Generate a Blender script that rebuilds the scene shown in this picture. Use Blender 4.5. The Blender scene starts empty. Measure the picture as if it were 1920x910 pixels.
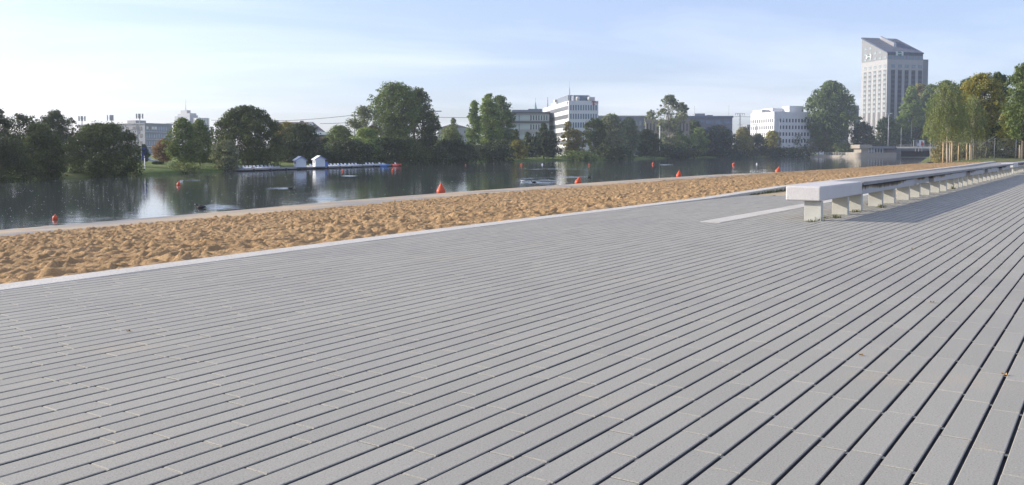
import bpy, bmesh, math, random
import numpy as np
from mathutils import Vector, Matrix

SC = bpy.context.scene
COL = SC.collection
R = math.radians

# ------------------------------------------------------------------ camera
FPX, CX, PPY, HOR = 1680.0, 960.0, 366.0, 286.0      # focal length, principal point and horizon in photo pixels
CAMH = 1.0
TH = math.atan((PPY - HOR) / FPX)
cam_d = bpy.data.cameras.new("camera")
cam = bpy.data.objects.new("camera", cam_d); COL.objects.link(cam)
cam_d.sensor_width = 36.0
cam_d.lens = 36.0 * FPX / 1920.0
cam_d.shift_y = -(455.0 - PPY) / 1920.0
cam_d.clip_start = 0.1; cam_d.clip_end = 6000.0
cam.location = (0, 0, CAMH)
cam.rotation_euler = (R(90) - TH, 0, 0)
SC.camera = cam

# ------------------------------------------------------------------ world, sun, exposure
SUN_EL = R(20.5)
SX, SY = -0.983, 0.184
SUNV = Vector((SX * math.cos(SUN_EL), SY * math.cos(SUN_EL), math.sin(SUN_EL)))
SKY_STRENGTH = 0.125
world = bpy.data.worlds.new("World"); SC.world = world
world.use_nodes = True
wn, wl = world.node_tree.nodes, world.node_tree.links
wn.clear()
w_out = wn.new("ShaderNodeOutputWorld"); w_bg = wn.new("ShaderNodeBackground")
w_sky = wn.new("ShaderNodeTexSky"); w_sky.sky_type = 'NISHITA'
w_sky.sun_disc = False
w_sky.sun_elevation = SUN_EL
w_sky.sun_rotation = math.atan2(SX, SY)
w_sky.altitude = 300.0; w_sky.air_density = 1.0; w_sky.dust_density = 1.4; w_sky.ozone_density = 4.0
w_tc = wn.new("ShaderNodeTexCoord")
w_sep = wn.new("ShaderNodeSeparateXYZ"); wl.new(w_tc.outputs["Generated"], w_sep.inputs[0])
def wmath(op, a, b=None):
    n = wn.new("ShaderNodeMath"); n.operation = op
    for i, v in enumerate((a, b)):
        if v is None: continue
        if isinstance(v, (int, float)): n.inputs[i].default_value = v
        else: wl.new(v, n.inputs[i])
    return n.outputs[0]
zz = wmath('ADD', wmath('MAXIMUM', w_sep.outputs[2], 0.0), 0.10)
px_ = wmath('DIVIDE', w_sep.outputs[0], zz); py_ = wmath('DIVIDE', w_sep.outputs[1], zz)
w_cmb = wn.new("ShaderNodeCombineXYZ")
wl.new(wmath('ADD', wmath('MULTIPLY', px_, 0.42), wmath('MULTIPLY', py_, 0.16)), w_cmb.inputs[0]); wl.new(wmath('ADD', wmath('MULTIPLY', py_, 0.60), wmath('MULTIPLY', px_, -0.20)), w_cmb.inputs[1])
w_no = wn.new("ShaderNodeTexNoise"); w_no.inputs["Scale"].default_value = 0.9
w_no.inputs["Detail"].default_value = 5.0; w_no.inputs["Roughness"].default_value = 0.52
w_no.inputs["Distortion"].default_value = 0.5
wl.new(w_cmb.outputs[0], w_no.inputs["Vector"])
w_rp = wn.new("ShaderNodeValToRGB")
w_rp.color_ramp.elements[0].position = 0.44; w_rp.color_ramp.elements[0].color = (0, 0, 0, 1)
w_rp.color_ramp.elements[1].position = 0.72; w_rp.color_ramp.elements[1].color = (1, 1, 1, 1)
wl.new(w_no.outputs["Fac"], w_rp.inputs[0])
w_mix = wn.new("ShaderNodeMix"); w_mix.data_type = 'RGBA'
w_hz = wmath('ADD', wmath('MULTIPLY', w_rp.outputs[0], 0.28), 0.15)
wl.new(w_hz, w_mix.inputs["Factor"])
w_tint = wn.new("ShaderNodeMix"); w_tint.data_type = 'RGBA'; w_tint.blend_type = 'MULTIPLY'
w_tint.inputs["Factor"].default_value = 1.0; w_tint.inputs["B"].default_value = (1.16, 1.07, 1.21, 1)
wl.new(w_sky.outputs[0], w_tint.inputs["A"]); wl.new(w_tint.outputs["Result"], w_mix.inputs["A"])
CLOUD = 10.0
w_mix.inputs["B"].default_value = (CLOUD * .98, CLOUD * .99, CLOUD * 1.10, 1)
wl.new(w_mix.outputs["Result"], w_bg.inputs[0])
w_bg.inputs[1].default_value = SKY_STRENGTH
wl.new(w_bg.outputs[0], w_out.inputs[0])

sun_d = bpy.data.lights.new("sun", 'SUN'); sun_d.energy = 5.0; sun_d.angle = R(0.53)
sun_d.color = (1.0, 0.90, 0.77)
sun = bpy.data.objects.new("sun", sun_d); COL.objects.link(sun)
sun.rotation_euler = SUNV.to_track_quat('Z', 'Y').to_euler()
sun.location = (-60, 10, 60)

SC.render.engine = 'CYCLES'
SC.view_settings.view_transform = 'Standard'; SC.view_settings.look = 'None'
SC.view_settings.exposure = 0.46; SC.view_settings.gamma = 1.0
SC.view_settings.use_curve_mapping = False
SC.cycles.max_bounces = 6; SC.cycles.diffuse_bounces = 3; SC.cycles.glossy_bounces = 3
SC.cycles.transmission_bounces = 3; SC.cycles.volume_bounces = 1; SC.cycles.transparent_max_bounces = 4
SC.cycles.caustics_reflective = False; SC.cycles.caustics_refractive = False
SC.cycles.sample_clamp_indirect = 6.0
SC.cycles.use_denoising = True

# ------------------------------------------------------------------ helpers
WATER = -1.5
STRIPZ = -1.3
_F = Vector((0, math.cos(TH), -math.sin(TH))); _U = Vector((0, math.sin(TH), math.cos(TH))); _X = Vector((1, 0, 0))
def ray(px, py):
    return _F + _X * ((px - CX) / FPX) + _U * ((PPY - py) / FPX)
def gp(px, py, z=0.0):
    """point of the level z seen at a photo pixel"""
    d = ray(px, py); t = (z - CAMH) / d.z
    return Vector((d.x * t, d.y * t, z))
def wp(px, py, Y):
    """point at the depth Y seen at a photo pixel"""
    d = ray(px, py); t = Y / d.y
    return Vector((d.x * t, Y, CAMH + d.z * t))
def ppm(Y): return FPX / Y

def tag(o, label=None, cat=None, group=None, kind=None):
    if label: o["label"] = label
    if cat: o["category"] = cat
    if group: o["group"] = group
    if kind: o["kind"] = kind
    return o
def empty(name, loc=(0, 0, 0), rz=0.0):
    o = bpy.data.objects.new(name, None); COL.objects.link(o)
    o.empty_display_size = 0.3
    o.location = loc; o.rotation_euler = (0, 0, rz)
    return o
def link(name, me, parent=None):
    o = bpy.data.objects.new(name, me); COL.objects.link(o)
    if parent is not None: o.parent = parent
    return o
def copy_tree(o, parent=None):
    c = o.copy(); COL.objects.link(c)
    if parent is not None: c.parent = parent
    for ch in [x for x in COL.objects if x.parent is o]: copy_tree(ch, c)
    return c

class MB:
    """collects boxes, prisms, tubes and lathes into one mesh"""
    def __init__(s): s.v = []; s.f = []; s.m = []; s.sm = []
    def add(s, vs, fs, mi=0, smooth=False):
        o = len(s.v); s.v += [tuple(v) for v in vs]
        s.f += [tuple(i + o for i in f) for f in fs]; s.m += [mi] * len(fs); s.sm += [smooth] * len(fs)
        return s
    def box(s, x0, x1, y0, y1, z0, z1, mi=0, M=None):
        vs = [Vector((x, y, z)) for z in (z0, z1) for y in (y0, y1) for x in (x0, x1)]
        if M is not None: vs = [M @ v for v in vs]
        return s.add(vs, [(0, 2, 3, 1), (4, 5, 7, 6), (0, 1, 5, 4), (2, 6, 7, 3), (0, 4, 6, 2), (1, 3, 7, 5)], mi)
    def bar(s, a, b, w, h=None, mi=0):
        a = Vector(a); b = Vector(b); h = h or w; d = (b - a).normalized()
        q = d.cross(Vector((0, 0, 1)))
        if q.length < 1e-4: q = Vector((1, 0, 0))
        q.normalize(); r = q.cross(d).normalized()
        vs = []
        for p in (a, b):
            for i, j in ((-1, -1), (1, -1), (1, 1), (-1, 1)): vs.append(p + q * (i * w / 2) + r * (j * h / 2))
        return s.add(vs, [(0, 1, 2, 3)[::-1], (4, 5, 6, 7), (0, 1, 5, 4), (1, 2, 6, 5), (2, 3, 7, 6), (3, 0, 4, 7)], mi)
    def tube(s, pts, rad, n=6, mi=0, cap=True):
        pts = [Vector(p) for p in pts]
        if isinstance(rad, (int, float)): rad = [rad] * len(pts)
        vs = []; fs = []
        for i, p in enumerate(pts):
            d = (pts[min(i + 1, len(pts) - 1)] - pts[max(i - 1, 0)])
            d = d.normalized() if d.length > 1e-9 else Vector((0, 0, 1))
            q = d.cross(Vector((0.13, 0.99, 0.05))) if abs(d.z) > .9 else d.cross(Vector((0, 0, 1)))
            q.normalize(); r = q.cross(d)
            for k in range(n):
                a = 2 * math.pi * k / n
                vs.append(p + (q * math.cos(a) + r * math.sin(a)) * rad[i])
        for i in range(len(pts) - 1):
            for k in range(n):
                k2 = (k + 1) % n
                fs.append((i * n + k, (i + 1) * n + k, (i + 1) * n + k2, i * n + k2))
        if cap:
            fs.append(tuple(range(n))); fs.append(tuple(range((len(pts) - 1) * n, len(pts) * n))[::-1])
        return s.add(vs, fs, mi, True)
    def lathe(s, prof, n=20, c=(0, 0, 0), mi=0, M=None):
        vs = []; fs = []; c = Vector(c)
        for r, z in prof:
            for k in range(n):
                a = 2 * math.pi * k / n; v = Vector((r * math.cos(a), r * math.sin(a), z))
                vs.append((M @ v if M is not None else v) + c)
        for i in range(len(prof) - 1):
            for k in range(n):
                k2 = (k + 1) % n
                fs.append((i * n + k, i * n + k2, (i + 1) * n + k2, (i + 1) * n + k))
        fs.append(tuple(range(n))[::-1]); fs.append(tuple(range((len(prof) - 1) * n, len(prof) * n)))
        return s.add(vs, fs, mi, True)
    def prism(s, poly, axis, t0, t1, mi=0):
        """polygon swept along an axis; poly is in the two other coordinates"""
        def mk(a, b, t):
            return {0: (t, a, b), 1: (a, t, b), 2: (a, b, t)}[axis]
        n = len(poly); vs = [mk(a, b, t0) for a, b in poly] + [mk(a, b, t1) for a, b in poly]
        fs = [tuple(range(n)), tuple(range(n, 2 * n))[::-1]] + [(i, i + n, (i + 1) % n + n, (i + 1) % n) for i in range(n)]
        return s.add(vs, fs, mi)
    def mesh(s, name, mats):
        me = bpy.data.meshes.new(name); me.from_pydata(s.v, [], s.f)
        mats = mats if isinstance(mats, (list, tuple)) else [mats]
        for m in mats: me.materials.append(m)
        me.polygons.foreach_set("material_index", s.m)
        me.polygons.foreach_set("use_smooth", s.sm)
        bm = bmesh.new(); bm.from_mesh(me); bmesh.ops.recalc_face_normals(bm, faces=bm.faces); bm.to_mesh(me); bm.free()
        me.update(); return me
    def build(s, name, mats, parent=None, bevel=0.0, seg=2):
        o = link(name, s.mesh(name, mats), parent)
        if bevel:
            b = o.modifiers.new("edge", 'BEVEL'); b.width = bevel; b.segments = seg; b.limit_method = 'ANGLE'; b.angle_limit = R(40)
        return o

def np_mesh(name, V, F, mats, smooth=False, mi=None):
    """quad mesh from arrays"""
    V = np.asarray(V, dtype=np.float32); F = np.asarray(F, dtype=np.int32)
    me = bpy.data.meshes.new(name)
    me.vertices.add(len(V)); me.vertices.foreach_set("co", V.ravel())
    k = F.shape[1]
    me.loops.add(F.size); me.loops.foreach_set("vertex_index", F.ravel())
    me.polygons.add(len(F)); me.polygons.foreach_set("loop_start", np.arange(0, F.size, k, dtype=np.int32))
    try: me.polygons.foreach_set("loop_total", np.full(len(F), k, dtype=np.int32))
    except Exception: pass
    for m in (mats if isinstance(mats, (list, tuple)) else [mats]): me.materials.append(m)
    if mi is not None: me.polygons.foreach_set("material_index", np.asarray(mi, dtype=np.int32))
    me.polygons.foreach_set("use_smooth", np.full(len(F), smooth, dtype=bool))
    me.update(calc_edges=True); me.validate()
    return me
def face_attr(me, name, arr):
    a = me.attributes.new(name, 'FLOAT', 'FACE'); a.data.foreach_set("value", np.asarray(arr, dtype=np.float32))

# ------------------------------------------------------------------ materials
def nt(name):
    m = bpy.data.materials.new(name); m.use_nodes = True
    n, l = m.node_tree.nodes, m.node_tree.links
    n.clear()
    o = n.new("ShaderNodeOutputMaterial"); b = n.new("ShaderNodeBsdfPrincipled")
    l.new(b.outputs[0], o.inputs[0])
    return m, n, l, b, o
def noise(n, l, scale, detail=4, rough=.55, vec=None, dist=0.0):
    x = n.new("ShaderNodeTexNoise"); x.inputs["Scale"].default_value = scale
    x.inputs["Detail"].default_value = detail; x.inputs["Roughness"].default_value = rough
    x.inputs["Distortion"].default_value = dist
    if vec is not None: l.new(vec, x.inputs["Vector"])
    return x.outputs["Fac"]
def ramp(n, l, fac, stops):
    r = n.new("ShaderNodeValToRGB"); e = r.color_ramp.elements
    while len(e) < len(stops): e.new(0.5)
    for i, (p, c) in enumerate(stops):
        e[i].position = p; e[i].color = (c[0], c[1], c[2], 1)
    l.new(fac, r.inputs[0]); return r.outputs[0]
def mul(c, k): return tuple(min(1, x * k) for x in c)
def mixc(n, l, fac, a, b, mode='MIX'):
    x = n.new("ShaderNodeMix"); x.data_type = 'RGBA'; x.blend_type = mode
    for key, v in (("Factor", fac), ("A", a), ("B", b)):
        if isinstance(v, (int, float)): x.inputs[key].default_value = v
        elif isinstance(v, tuple): x.inputs[key].default_value = (v[0], v[1], v[2], 1)
        else: l.new(v, x.inputs[key])
    return x.outputs["Result"]
def nmath(n, l, op, a, b=None):
    x = n.new("ShaderNodeMath"); x.operation = op
    for i, v in enumerate((a, b)):
        if v is None: continue
        if isinstance(v, (int, float)): x.inputs[i].default_value = v
        else: l.new(v, x.inputs[i])
    return x.outputs[0]
def bump(n, l, b, h, strength=.3, dist=.01):
    x = n.new("ShaderNodeBump"); x.inputs["Strength"].default_value = strength; x.inputs["Distance"].default_value = dist
    l.new(h, x.inputs["Height"]); l.new(x.outputs[0], b.inputs["Normal"])
def objco(n): return n.new("ShaderNodeTexCoord").outputs["Object"]
def basic(name, col, rough=.7, scale=1.0, amt=.15, metal=0.0, spec=.4, bmp=0.0, fine=None):
    m, n, l, b, o = nt(name)
    co = objco(n)
    f = noise(n, l, scale, 5, .6, co)
    c = ramp(n, l, f, [(.3, mul(col, 1 - amt)), (.7, mul(col, 1 + amt))])
    if fine:
        f2 = noise(n, l, fine, 2, .6, co)
        c = mixc(n, l, 1.0, c, ramp(n, l, f2, [(.35, (.8, .8, .8)), (.65, (1.12, 1.12, 1.12))]), 'MULTIPLY')
    l.new(c, b.inputs["Base Color"])
    b.inputs["Roughness"].default_value = rough; b.inputs["Metallic"].default_value = metal
    b.inputs["Specular IOR Level"].default_value = spec
    if bmp: bump(n, l, b, noise(n, l, (fine or scale * 8), 4, .6, co), bmp, .01)
    return m
def glass_mat(name, col, rough=.12, spec=.6):
    m, n, l, b, o = nt(name)
    co = objco(n)
    c = ramp(n, l, noise(n, l, .35, 2, .5, co), [(.35, mul(col, .75)), (.65, mul(col, 1.3))])
    l.new(c, b.inputs["Base Color"]); b.inputs["Roughness"].default_value = rough
    b.inputs["Specular IOR Level"].default_value = spec
    return m
def foliage(name, stops, trans=.3, gain=1.85):
    m, n, l, b, o = nt(name)
    at = n.new("ShaderNodeAttribute"); at.attribute_name = "tint"
    co = objco(n)
    f = nmath(n, l, 'ADD', nmath(n, l, 'MULTIPLY', at.outputs["Fac"], .7), nmath(n, l, 'MULTIPLY', noise(n, l, .35, 2, .5, co), .42))
    c = ramp(n, l, f, [(p, mul(q, gain)) for p, q in stops])
    l.new(c, b.inputs["Base Color"]); b.inputs["Roughness"].default_value = .62
    b.inputs["Specular IOR Level"].default_value = .25
    tr = n.new("ShaderNodeBsdfTranslucent")
    l.new(mixc(n, l, 1.0, c, (1.25, 1.2, .55), 'MULTIPLY'), tr.inputs[0])
    mx = n.new("ShaderNodeMixShader"); mx.inputs[0].default_value = trans
    l.new(b.outputs[0], mx.inputs[1]); l.new(tr.outputs[0], mx.inputs[2]); l.new(mx.outputs[0], o.inputs[0])
    return m

M = {}
M['white'] = basic('white_render', (.64, .65, .66), .6, .3, .05)
M['offwhite'] = basic('pale_render', (.58, .57, .54), .7, .3, .07)
M['beige'] = basic('beige_stone', (.34, .305, .25), .75, .4, .08)
M['tower_stone'] = basic('light_grey_stone_cladding', (.345, .35, .355), .65, .5, .05)
M['tower_panel'] = basic('grey_spandrel_panel', (.13, .13, .14), .45, .5, .08)
M['tower_grey'] = basic('grey_metal_cladding', (.20, .21, .22), .45, .5, .08, .1)
M['grey_wall'] = basic('grey_render', (.27, .28, .30), .7, .3, .08)
M['mid_grey'] = basic('mid_grey_cladding', (.19, .20, .22), .55, .3, .1)
M['dark_grey'] = basic('dark_grey_metal', (.07, .075, .085), .5, .6, .15)
M['office_blue'] = basic('blue_grey_office_cladding', (.11, .135, .175), .5, .4, .08)
M['roof_glass'] = basic('dark_blue_roof_glass', (.03, .055, .12), .5, .4, .15, 0, .2)
M['blue_grey'] = basic('blue_grey_cladding', (.18, .21, .26), .5, .4, .08)
M['glass'] = glass_mat('window_glass', (.03, .04, .06), .2, .35)
M['glass_shade'] = glass_mat('shaded_tower_glass', (.022, .028, .05), .3, .25)  # panes of the tower's shaded face, shade put into the colour
M['tower_panel_shade'] = basic('shaded_spandrel_panel', (.07, .075, .09), .5, .5, .08)  # darker copy of the spandrel panel for the shaded face, shade in its colour
M['glass_blue'] = glass_mat('blue_window_glass', (.10, .15, .22))
M['glass_pale'] = glass_mat('pale_glazing', (.25, .30, .31), .2)
M['window_fill'] = basic('ribbon_glazing_with_blinds', (.15, .16, .17), .35, 1.2, .12)
M['frame'] = basic('window_frame', (.33, .34, .36), .4, 1, .05)
M['metal'] = basic('galvanised_steel', (.34, .35, .37), .35, 2, .1, .6)
M['pole'] = basic('grey_painted_pole', (.30, .31, .32), .45, 1, .08)
M['white_paint'] = basic('white_paint', (.78, .79, .80), .45, 1, .04)
M['tile_roof'] = basic('brown_tile_roof', (.16, .125, .11), .75, .8, .2)
M['brick'] = basic('brown_brick', (.17, .13, .115), .8, .8, .15)
M['copper'] = basic('green_copper', (.20, .34, .30), .6, .6, .1)
M['wood_post'] = basic('pale_stake_wood', (.52, .39, .25), .75, 6, .14)
M['bark'] = basic('brown_bark', (.12, .10, .08), .85, 3, .25)
M['bark_pale'] = basic('pale_bark', (.34, .31, .26), .8, 3, .2)
M['orange'] = basic('orange_plastic', (.62, .085, .025), .45, 6, .12)
M['red'] = basic('faded_red_fabric', (.45, .06, .05), .6, 3, .1)
M['hut_wall'] = basic('white_hut_boards', (.80, .84, .90), .5, 1, .04)
M['hut_blue'] = basic('blue_hut_trim', (.06, .13, .45), .45, 1, .08)
M['boat_white'] = basic('white_boat_shell', (.75, .76, .78), .35, 2, .05)
M['boat_blue'] = basic('blue_boat_shell', (.08, .22, .55), .35, 2, .08)
M['boat_orange'] = basic('orange_boat_shell', (.70, .20, .06), .35, 2, .08)
M['boat_red'] = basic('dull_red_boat_shell', (.42, .07, .05), .4, 2, .08)
M['pontoon'] = basic('weathered_pontoon_deck', (.30, .31, .31), .8, 2, .15)
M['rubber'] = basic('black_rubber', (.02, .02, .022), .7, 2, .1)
M['car_white'] = basic('white_car_paint', (.72, .73, .75), .25, 1, .03)
M['car_grey'] = basic('silver_car_paint', (.38, .40, .43), .25, 1, .03, .3)
M['banner'] = basic('dark_blue_banner_cloth', (.03, .05, .22), .7, 2, .1)
M['logo_red'] = basic('red_emblem', (.42, .05, .07), .5, 2, .05)
M['logo_green'] = basic('dark_green_emblem', (.03, .17, .12), .5, 2, .05)
M['logo_white'] = basic('white_emblem', (.60, .61, .62), .5, 2, .03)
M['yellow'] = basic('yellow_cap', (.6, .45, .05), .5, 2, .05)
M['feather_black'] = basic('black_plumage', (.022, .022, .024), .6, 8, .3)
M['feather_white'] = basic('white_plumage', (.75, .75, .73), .6, 8, .08)
M['bill'] = basic('pale_bill', (.7, .62, .5), .5, 8, .05)
M['skin'] = basic('skin', (.50, .32, .24), .55, 8, .05)
M['shirt'] = basic('white_shirt_cloth', (.75, .75, .75), .8, 6, .05)
M['trousers'] = basic('dark_trousers_cloth', (.04, .045, .06), .85, 6, .1)
M['hair'] = basic('brown_hair', (.06, .04, .03), .7, 12, .2)
M['dry_leaf'] = basic('dry_leaf', (.36, .22, .09), .7, 12, .3)
M['cable'] = basic('dark_cable', (.10, .10, .11), .6, 1, .05)
# ------------------------------------------------------------------ ground materials
def m_paver():
    m, n, l, b, o = nt('grey_concrete_paver')
    co = objco(n)
    at = n.new("ShaderNodeAttribute"); at.attribute_name = "tint"
    f = nmath(n, l, 'ADD', nmath(n, l, 'MULTIPLY', at.outputs["Fac"], .55), nmath(n, l, 'MULTIPLY', noise(n, l, 1.6, 5, .6, co), .45))
    c = ramp(n, l, f, [(.10, (.306, .296, .256)), (.5, (.328, .317, .274)), (.9, (.350, .338, .292))])
    big = noise(n, l, .45, 6, .65, co, .6)
    c = mixc(n, l, ramp(n, l, big, [(.50, (0, 0, 0)), (.72, (.45, .45, .45))]), c, (.25, .242, .228))
    # wind-blown sand in patches
    sp = noise(n, l, .8, 6, .7, co)
    c = mixc(n, l, ramp(n, l, sp, [(.57, (0, 0, 0)), (.78, (.42, .42, .42))]), c, (.44, .36, .24))
    fine = noise(n, l, 160, 3, .7, co)
    c = mixc(n, l, 1.0, c, ramp(n, l, fine, [(.30, (.70, .70, .70)), (.5, (1, 1, 1)), (.72, (1.20, 1.20, 1.19))]), 'MULTIPLY')
    vo = n.new("ShaderNodeTexVoronoi"); vo.inputs["Scale"].default_value = 55; l.new(co, vo.inputs["Vector"])
    dots = ramp(n, l, vo.outputs["Distance"], [(.08, (1, 1, 1)), (.17, (0, 0, 0))])
    vr = n.new("ShaderNodeSeparateColor"); l.new(vo.outputs["Color"], vr.inputs[0])
    dk = nmath(n, l, 'MULTIPLY', dots, nmath(n, l, 'GREATER_THAN', vr.outputs[0], .72))
    c = mixc(n, l, nmath(n, l, 'MULTIPLY', dk, .65), c, (.10, .095, .09))
    lt = nmath(n, l, 'MULTIPLY', dots, nmath(n, l, 'LESS_THAN', vr.outputs[0], .13))
    c = mixc(n, l, nmath(n, l, 'MULTIPLY', lt, .6), c, (.6, .57, .5))
    l.new(c, b.inputs["Base Color"]); b.inputs["Roughness"].default_value = .82
    b.inputs["Specular IOR Level"].default_value = .35
    bump(n, l, b, fine, .35, .002)
    return m
def m_sand():
    m, n, l, b, o = nt('beach_sand')
    co = objco(n)
    f = noise(n, l, .7, 6, .6, co)
    c = ramp(n, l, f, [(.3, (.36, .236, .122)), (.55, (.43, .29, .155)), (.8, (.49, .345, .195))])
    fi = noise(n, l, 60, 3, .7, co)
    c = mixc(n, l, 1.0, c, ramp(n, l, fi, [(.3, (.76, .75, .73)), (.7, (1.14, 1.14, 1.14))]), 'MULTIPLY')
    l.new(c, b.inputs["Base Color"]); b.inputs["Roughness"].default_value = .95
    b.inputs["Specular IOR Level"].default_value = .1
    bump(n, l, b, noise(n, l, 16, 6, .68, co), .8, .045)
    return m
def m_strip():
    m, n, l, b, o = nt('waterside_concrete')
    co = objco(n)
    mp = n.new("ShaderNodeMapping"); mp.inputs["Rotation"].default_value = (0, 0, R(32)); l.new(co, mp.inputs[0])
    mp2 = n.new("ShaderNodeMapping"); mp2.inputs["Scale"].default_value = (1, .22, 1); l.new(mp.outputs[0], mp2.inputs[0])
    f = noise(n, l, .9, 6, .65, mp2.outputs[0])
    c = ramp(n, l, f, [(.30, (.20, .195, .19)), (.46, (.30, .275, .235)), (.58, (.46, .35, .215))])
    fi = noise(n, l, 9, 4, .7, co)
    c = mixc(n, l, 1.0, c, ramp(n, l, fi, [(.3, (.85, .85, .85)), (.7, (1.1, 1.1, 1.1))]), 'MULTIPLY')
    l.new(c, b.inputs["Base Color"]); b.inputs["Roughness"].default_value = .85
    return m
def m_water():
    m, n, l, b, o = nt('lake_water')
    co = objco(n)
    b.inputs["Base Color"].default_value = (.060, .074, .076, 1)
    b.inputs["Roughness"].default_value = .045
    b.inputs["IOR"].default_value = 1.333
    mp = n.new("ShaderNodeMapping"); mp.inputs["Scale"].default_value = (.55, 1.25, 1); l.new(co, mp.inputs[0])
    a = noise(n, l, 1.5, 3, .5, mp.outputs[0], .3)
    c2 = noise(n, l, 7.0, 2, .5, mp.outputs[0])
    patch = ramp(n, l, noise(n, l, .035, 3, .5, co), [(.38, (.35, .35, .35)), (.62, (1, 1, 1))])
    h = nmath(n, l, 'ADD', a, nmath(n, l, 'MULTIPLY', c2, .22))
    h = nmath(n, l, 'MULTIPLY', h, patch)
    bump(n, l, b, h, .09, .10)
    return m
def m_grass(name, c0, c1, c2):
    m, n, l, b, o = nt(name)
    co = objco(n)
    f = nmath(n, l, 'ADD', nmath(n, l, 'MULTIPLY', noise(n, l, .12, 4, .6, co), .6), nmath(n, l, 'MULTIPLY', noise(n, l, 2.5, 5, .7, co), .4))
    l.new(ramp(n, l, f, [(.35, c0), (.5, c1), (.66, c2)]), b.inputs["Base Color"])
    b.inputs["Roughness"].default_value = .9; b.inputs["Specular IOR Level"].default_value = .15
    bump(n, l, b, noise(n, l, 6, 4, .7, co), 1.0, .15)
    return m
M['paver'] = m_paver(); M['sand'] = m_sand(); M['strip'] = m_strip(); M['water'] = m_water()
M['bank'] = m_grass('bank_grass', (.06, .085, .025), (.12, .17, .04), (.19, .19, .07))
M['verge'] = m_grass('verge_grass_and_litter', (.07, .10, .03), (.13, .16, .05), (.20, .13, .09))
M['soil'] = basic('dark_soil', (.10, .075, .06), .95, 2, .3, fine=20)
M['bare'] = basic('bare_sandy_soil', (.42, .33, .20), .95, 2, .2, fine=30)
M['kerb'] = basic('pale_concrete_kerb', (.54, .515, .455), .8, 1.2, .08, fine=60, bmp=.2)
M['joint'] = basic('sand_filled_joint', (.42, .39, .31), .95, 8, .15)
M['bed'] = basic('dark_joint_bed', (.075, .078, .086), .9, 8, .3)
M['bench_conc'] = basic('pale_exposed_concrete', (.57, .555, .535), .75, 1.5, .05, fine=110, bmp=.25)
M['bench_leg'] = basic('pale_board_marked_concrete', (.47, .47, .42), .8, 2.5, .10, bmp=.05)
M['bench_slab'] = basic('weathered_grey_seat_slab', (.27, .268, .265), .75, 2.0, .15, fine=40, bmp=.2)
def m_apron():
    m, n, l, b, o = nt('stained_concrete_beam')
    co = objco(n)
    mp = n.new("ShaderNodeMapping"); mp.inputs["Scale"].default_value = (5.0, 5.0, .35); l.new(co, mp.inputs[0])
    f = noise(n, l, 1.6, 4, .6, mp.outputs[0])
    sep = n.new("ShaderNodeSeparateXYZ"); l.new(co, sep.inputs[0])
    hz = n.new("ShaderNodeMapRange"); hz.inputs[1].default_value = .30; hz.inputs[2].default_value = .44
    l.new(sep.outputs[2], hz.inputs[0])
    pt = noise(n, l, .32, 2, .5, co)
    k = nmath(n, l, 'MULTIPLY', nmath(n, l, 'MULTIPLY', f, hz.outputs[0]), ramp(n, l, pt, [(.45, (.35, .35, .35)), (.6, (1.5, 1.5, 1.5))]))
    c = ramp(n, l, k, [(.24, (.42, .42, .415)), (.36, (.20, .14, .07)), (.52, (.05, .04, .03))])
    l.new(c, b.inputs["Base Color"]); b.inputs["Roughness"].default_value = .8
    return m
M['apron'] = m_apron()

# ------------------------------------------------------------------ layout curves
A0 = R(32.0); CA, SA = math.cos(A0), math.sin(A0)         # along-beach direction (sin, cos)
def ab(x, y): return x * SA + y * CA, -x * CA + y * SA
def xy(a, b): return a * SA - b * CA, a * CA + b * SA
def table(pts, z):
    r = []
    for px, py in pts:
        p = gp(px, py, z); r.append(ab(p.x, p.y))
    r.sort(); return np.array(r)
KERB = table([(0, 540), (350, 491), (700, 447), (1050, 403), (1300, 376), (1475, 355.5), (1799, 314.5), (1858, 305.2)], 0)
SIN_ = table([(0, 450), (171, 431), (480, 405.7), (680, 387.4), (880, 367.7), (1120, 350), (1340, 333.5), (1457, 325), (1616, 314.8), (1734, 306.4)], STRIPZ)
SOUT = table([(0, 430.9), (114, 423), (480, 391.4), (680, 373), (880, 358.6), (1120, 341.9), (1340, 327.5), (1457, 323.2), (1616, 314.0), (1734, 306.0)], STRIPZ)
def lerp_ext(T, a):
    a = np.asarray(a, dtype=float)
    y = np.interp(a, T[:, 0], T[:, 1])
    s0 = (T[2, 1] - T[0, 1]) / (T[2, 0] - T[0, 0]); s1 = (T[-1, 1] - T[-3, 1]) / (T[-1, 0] - T[-3, 0])
    y = np.where(a < T[0, 0], T[0, 1] + s0 * (a - T[0, 0]), y)
    return np.where(a > T[-1, 0], T[-1, 1] + s1 * (a - T[-1, 0]), y)
def smoothed(T):
    aa = np.linspace(-25, 260, 571); y = lerp_ext(T, aa)
    k = np.hanning(41); k /= k.sum()
    yp = np.pad(y, 20, mode='reflect', reflect_type='odd')
    return np.stack([aa, np.convolve(yp, k, 'valid')], 1)
KC, SI, SO = smoothed(KERB), smoothed(SIN_), smoothed(SOUT)
def kb(a): return np.interp(a, KC[:, 0], KC[:, 1])
def sib(a): return np.interp(a, SI[:, 0], SI[:, 1])
def sob(a): return np.maximum(np.interp(a, SO[:, 0], SO[:, 1]), sib(a) + .45)
END0, END1 = 106.0, 204.0                                # where the sand stops, promenade side and lake side

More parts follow.
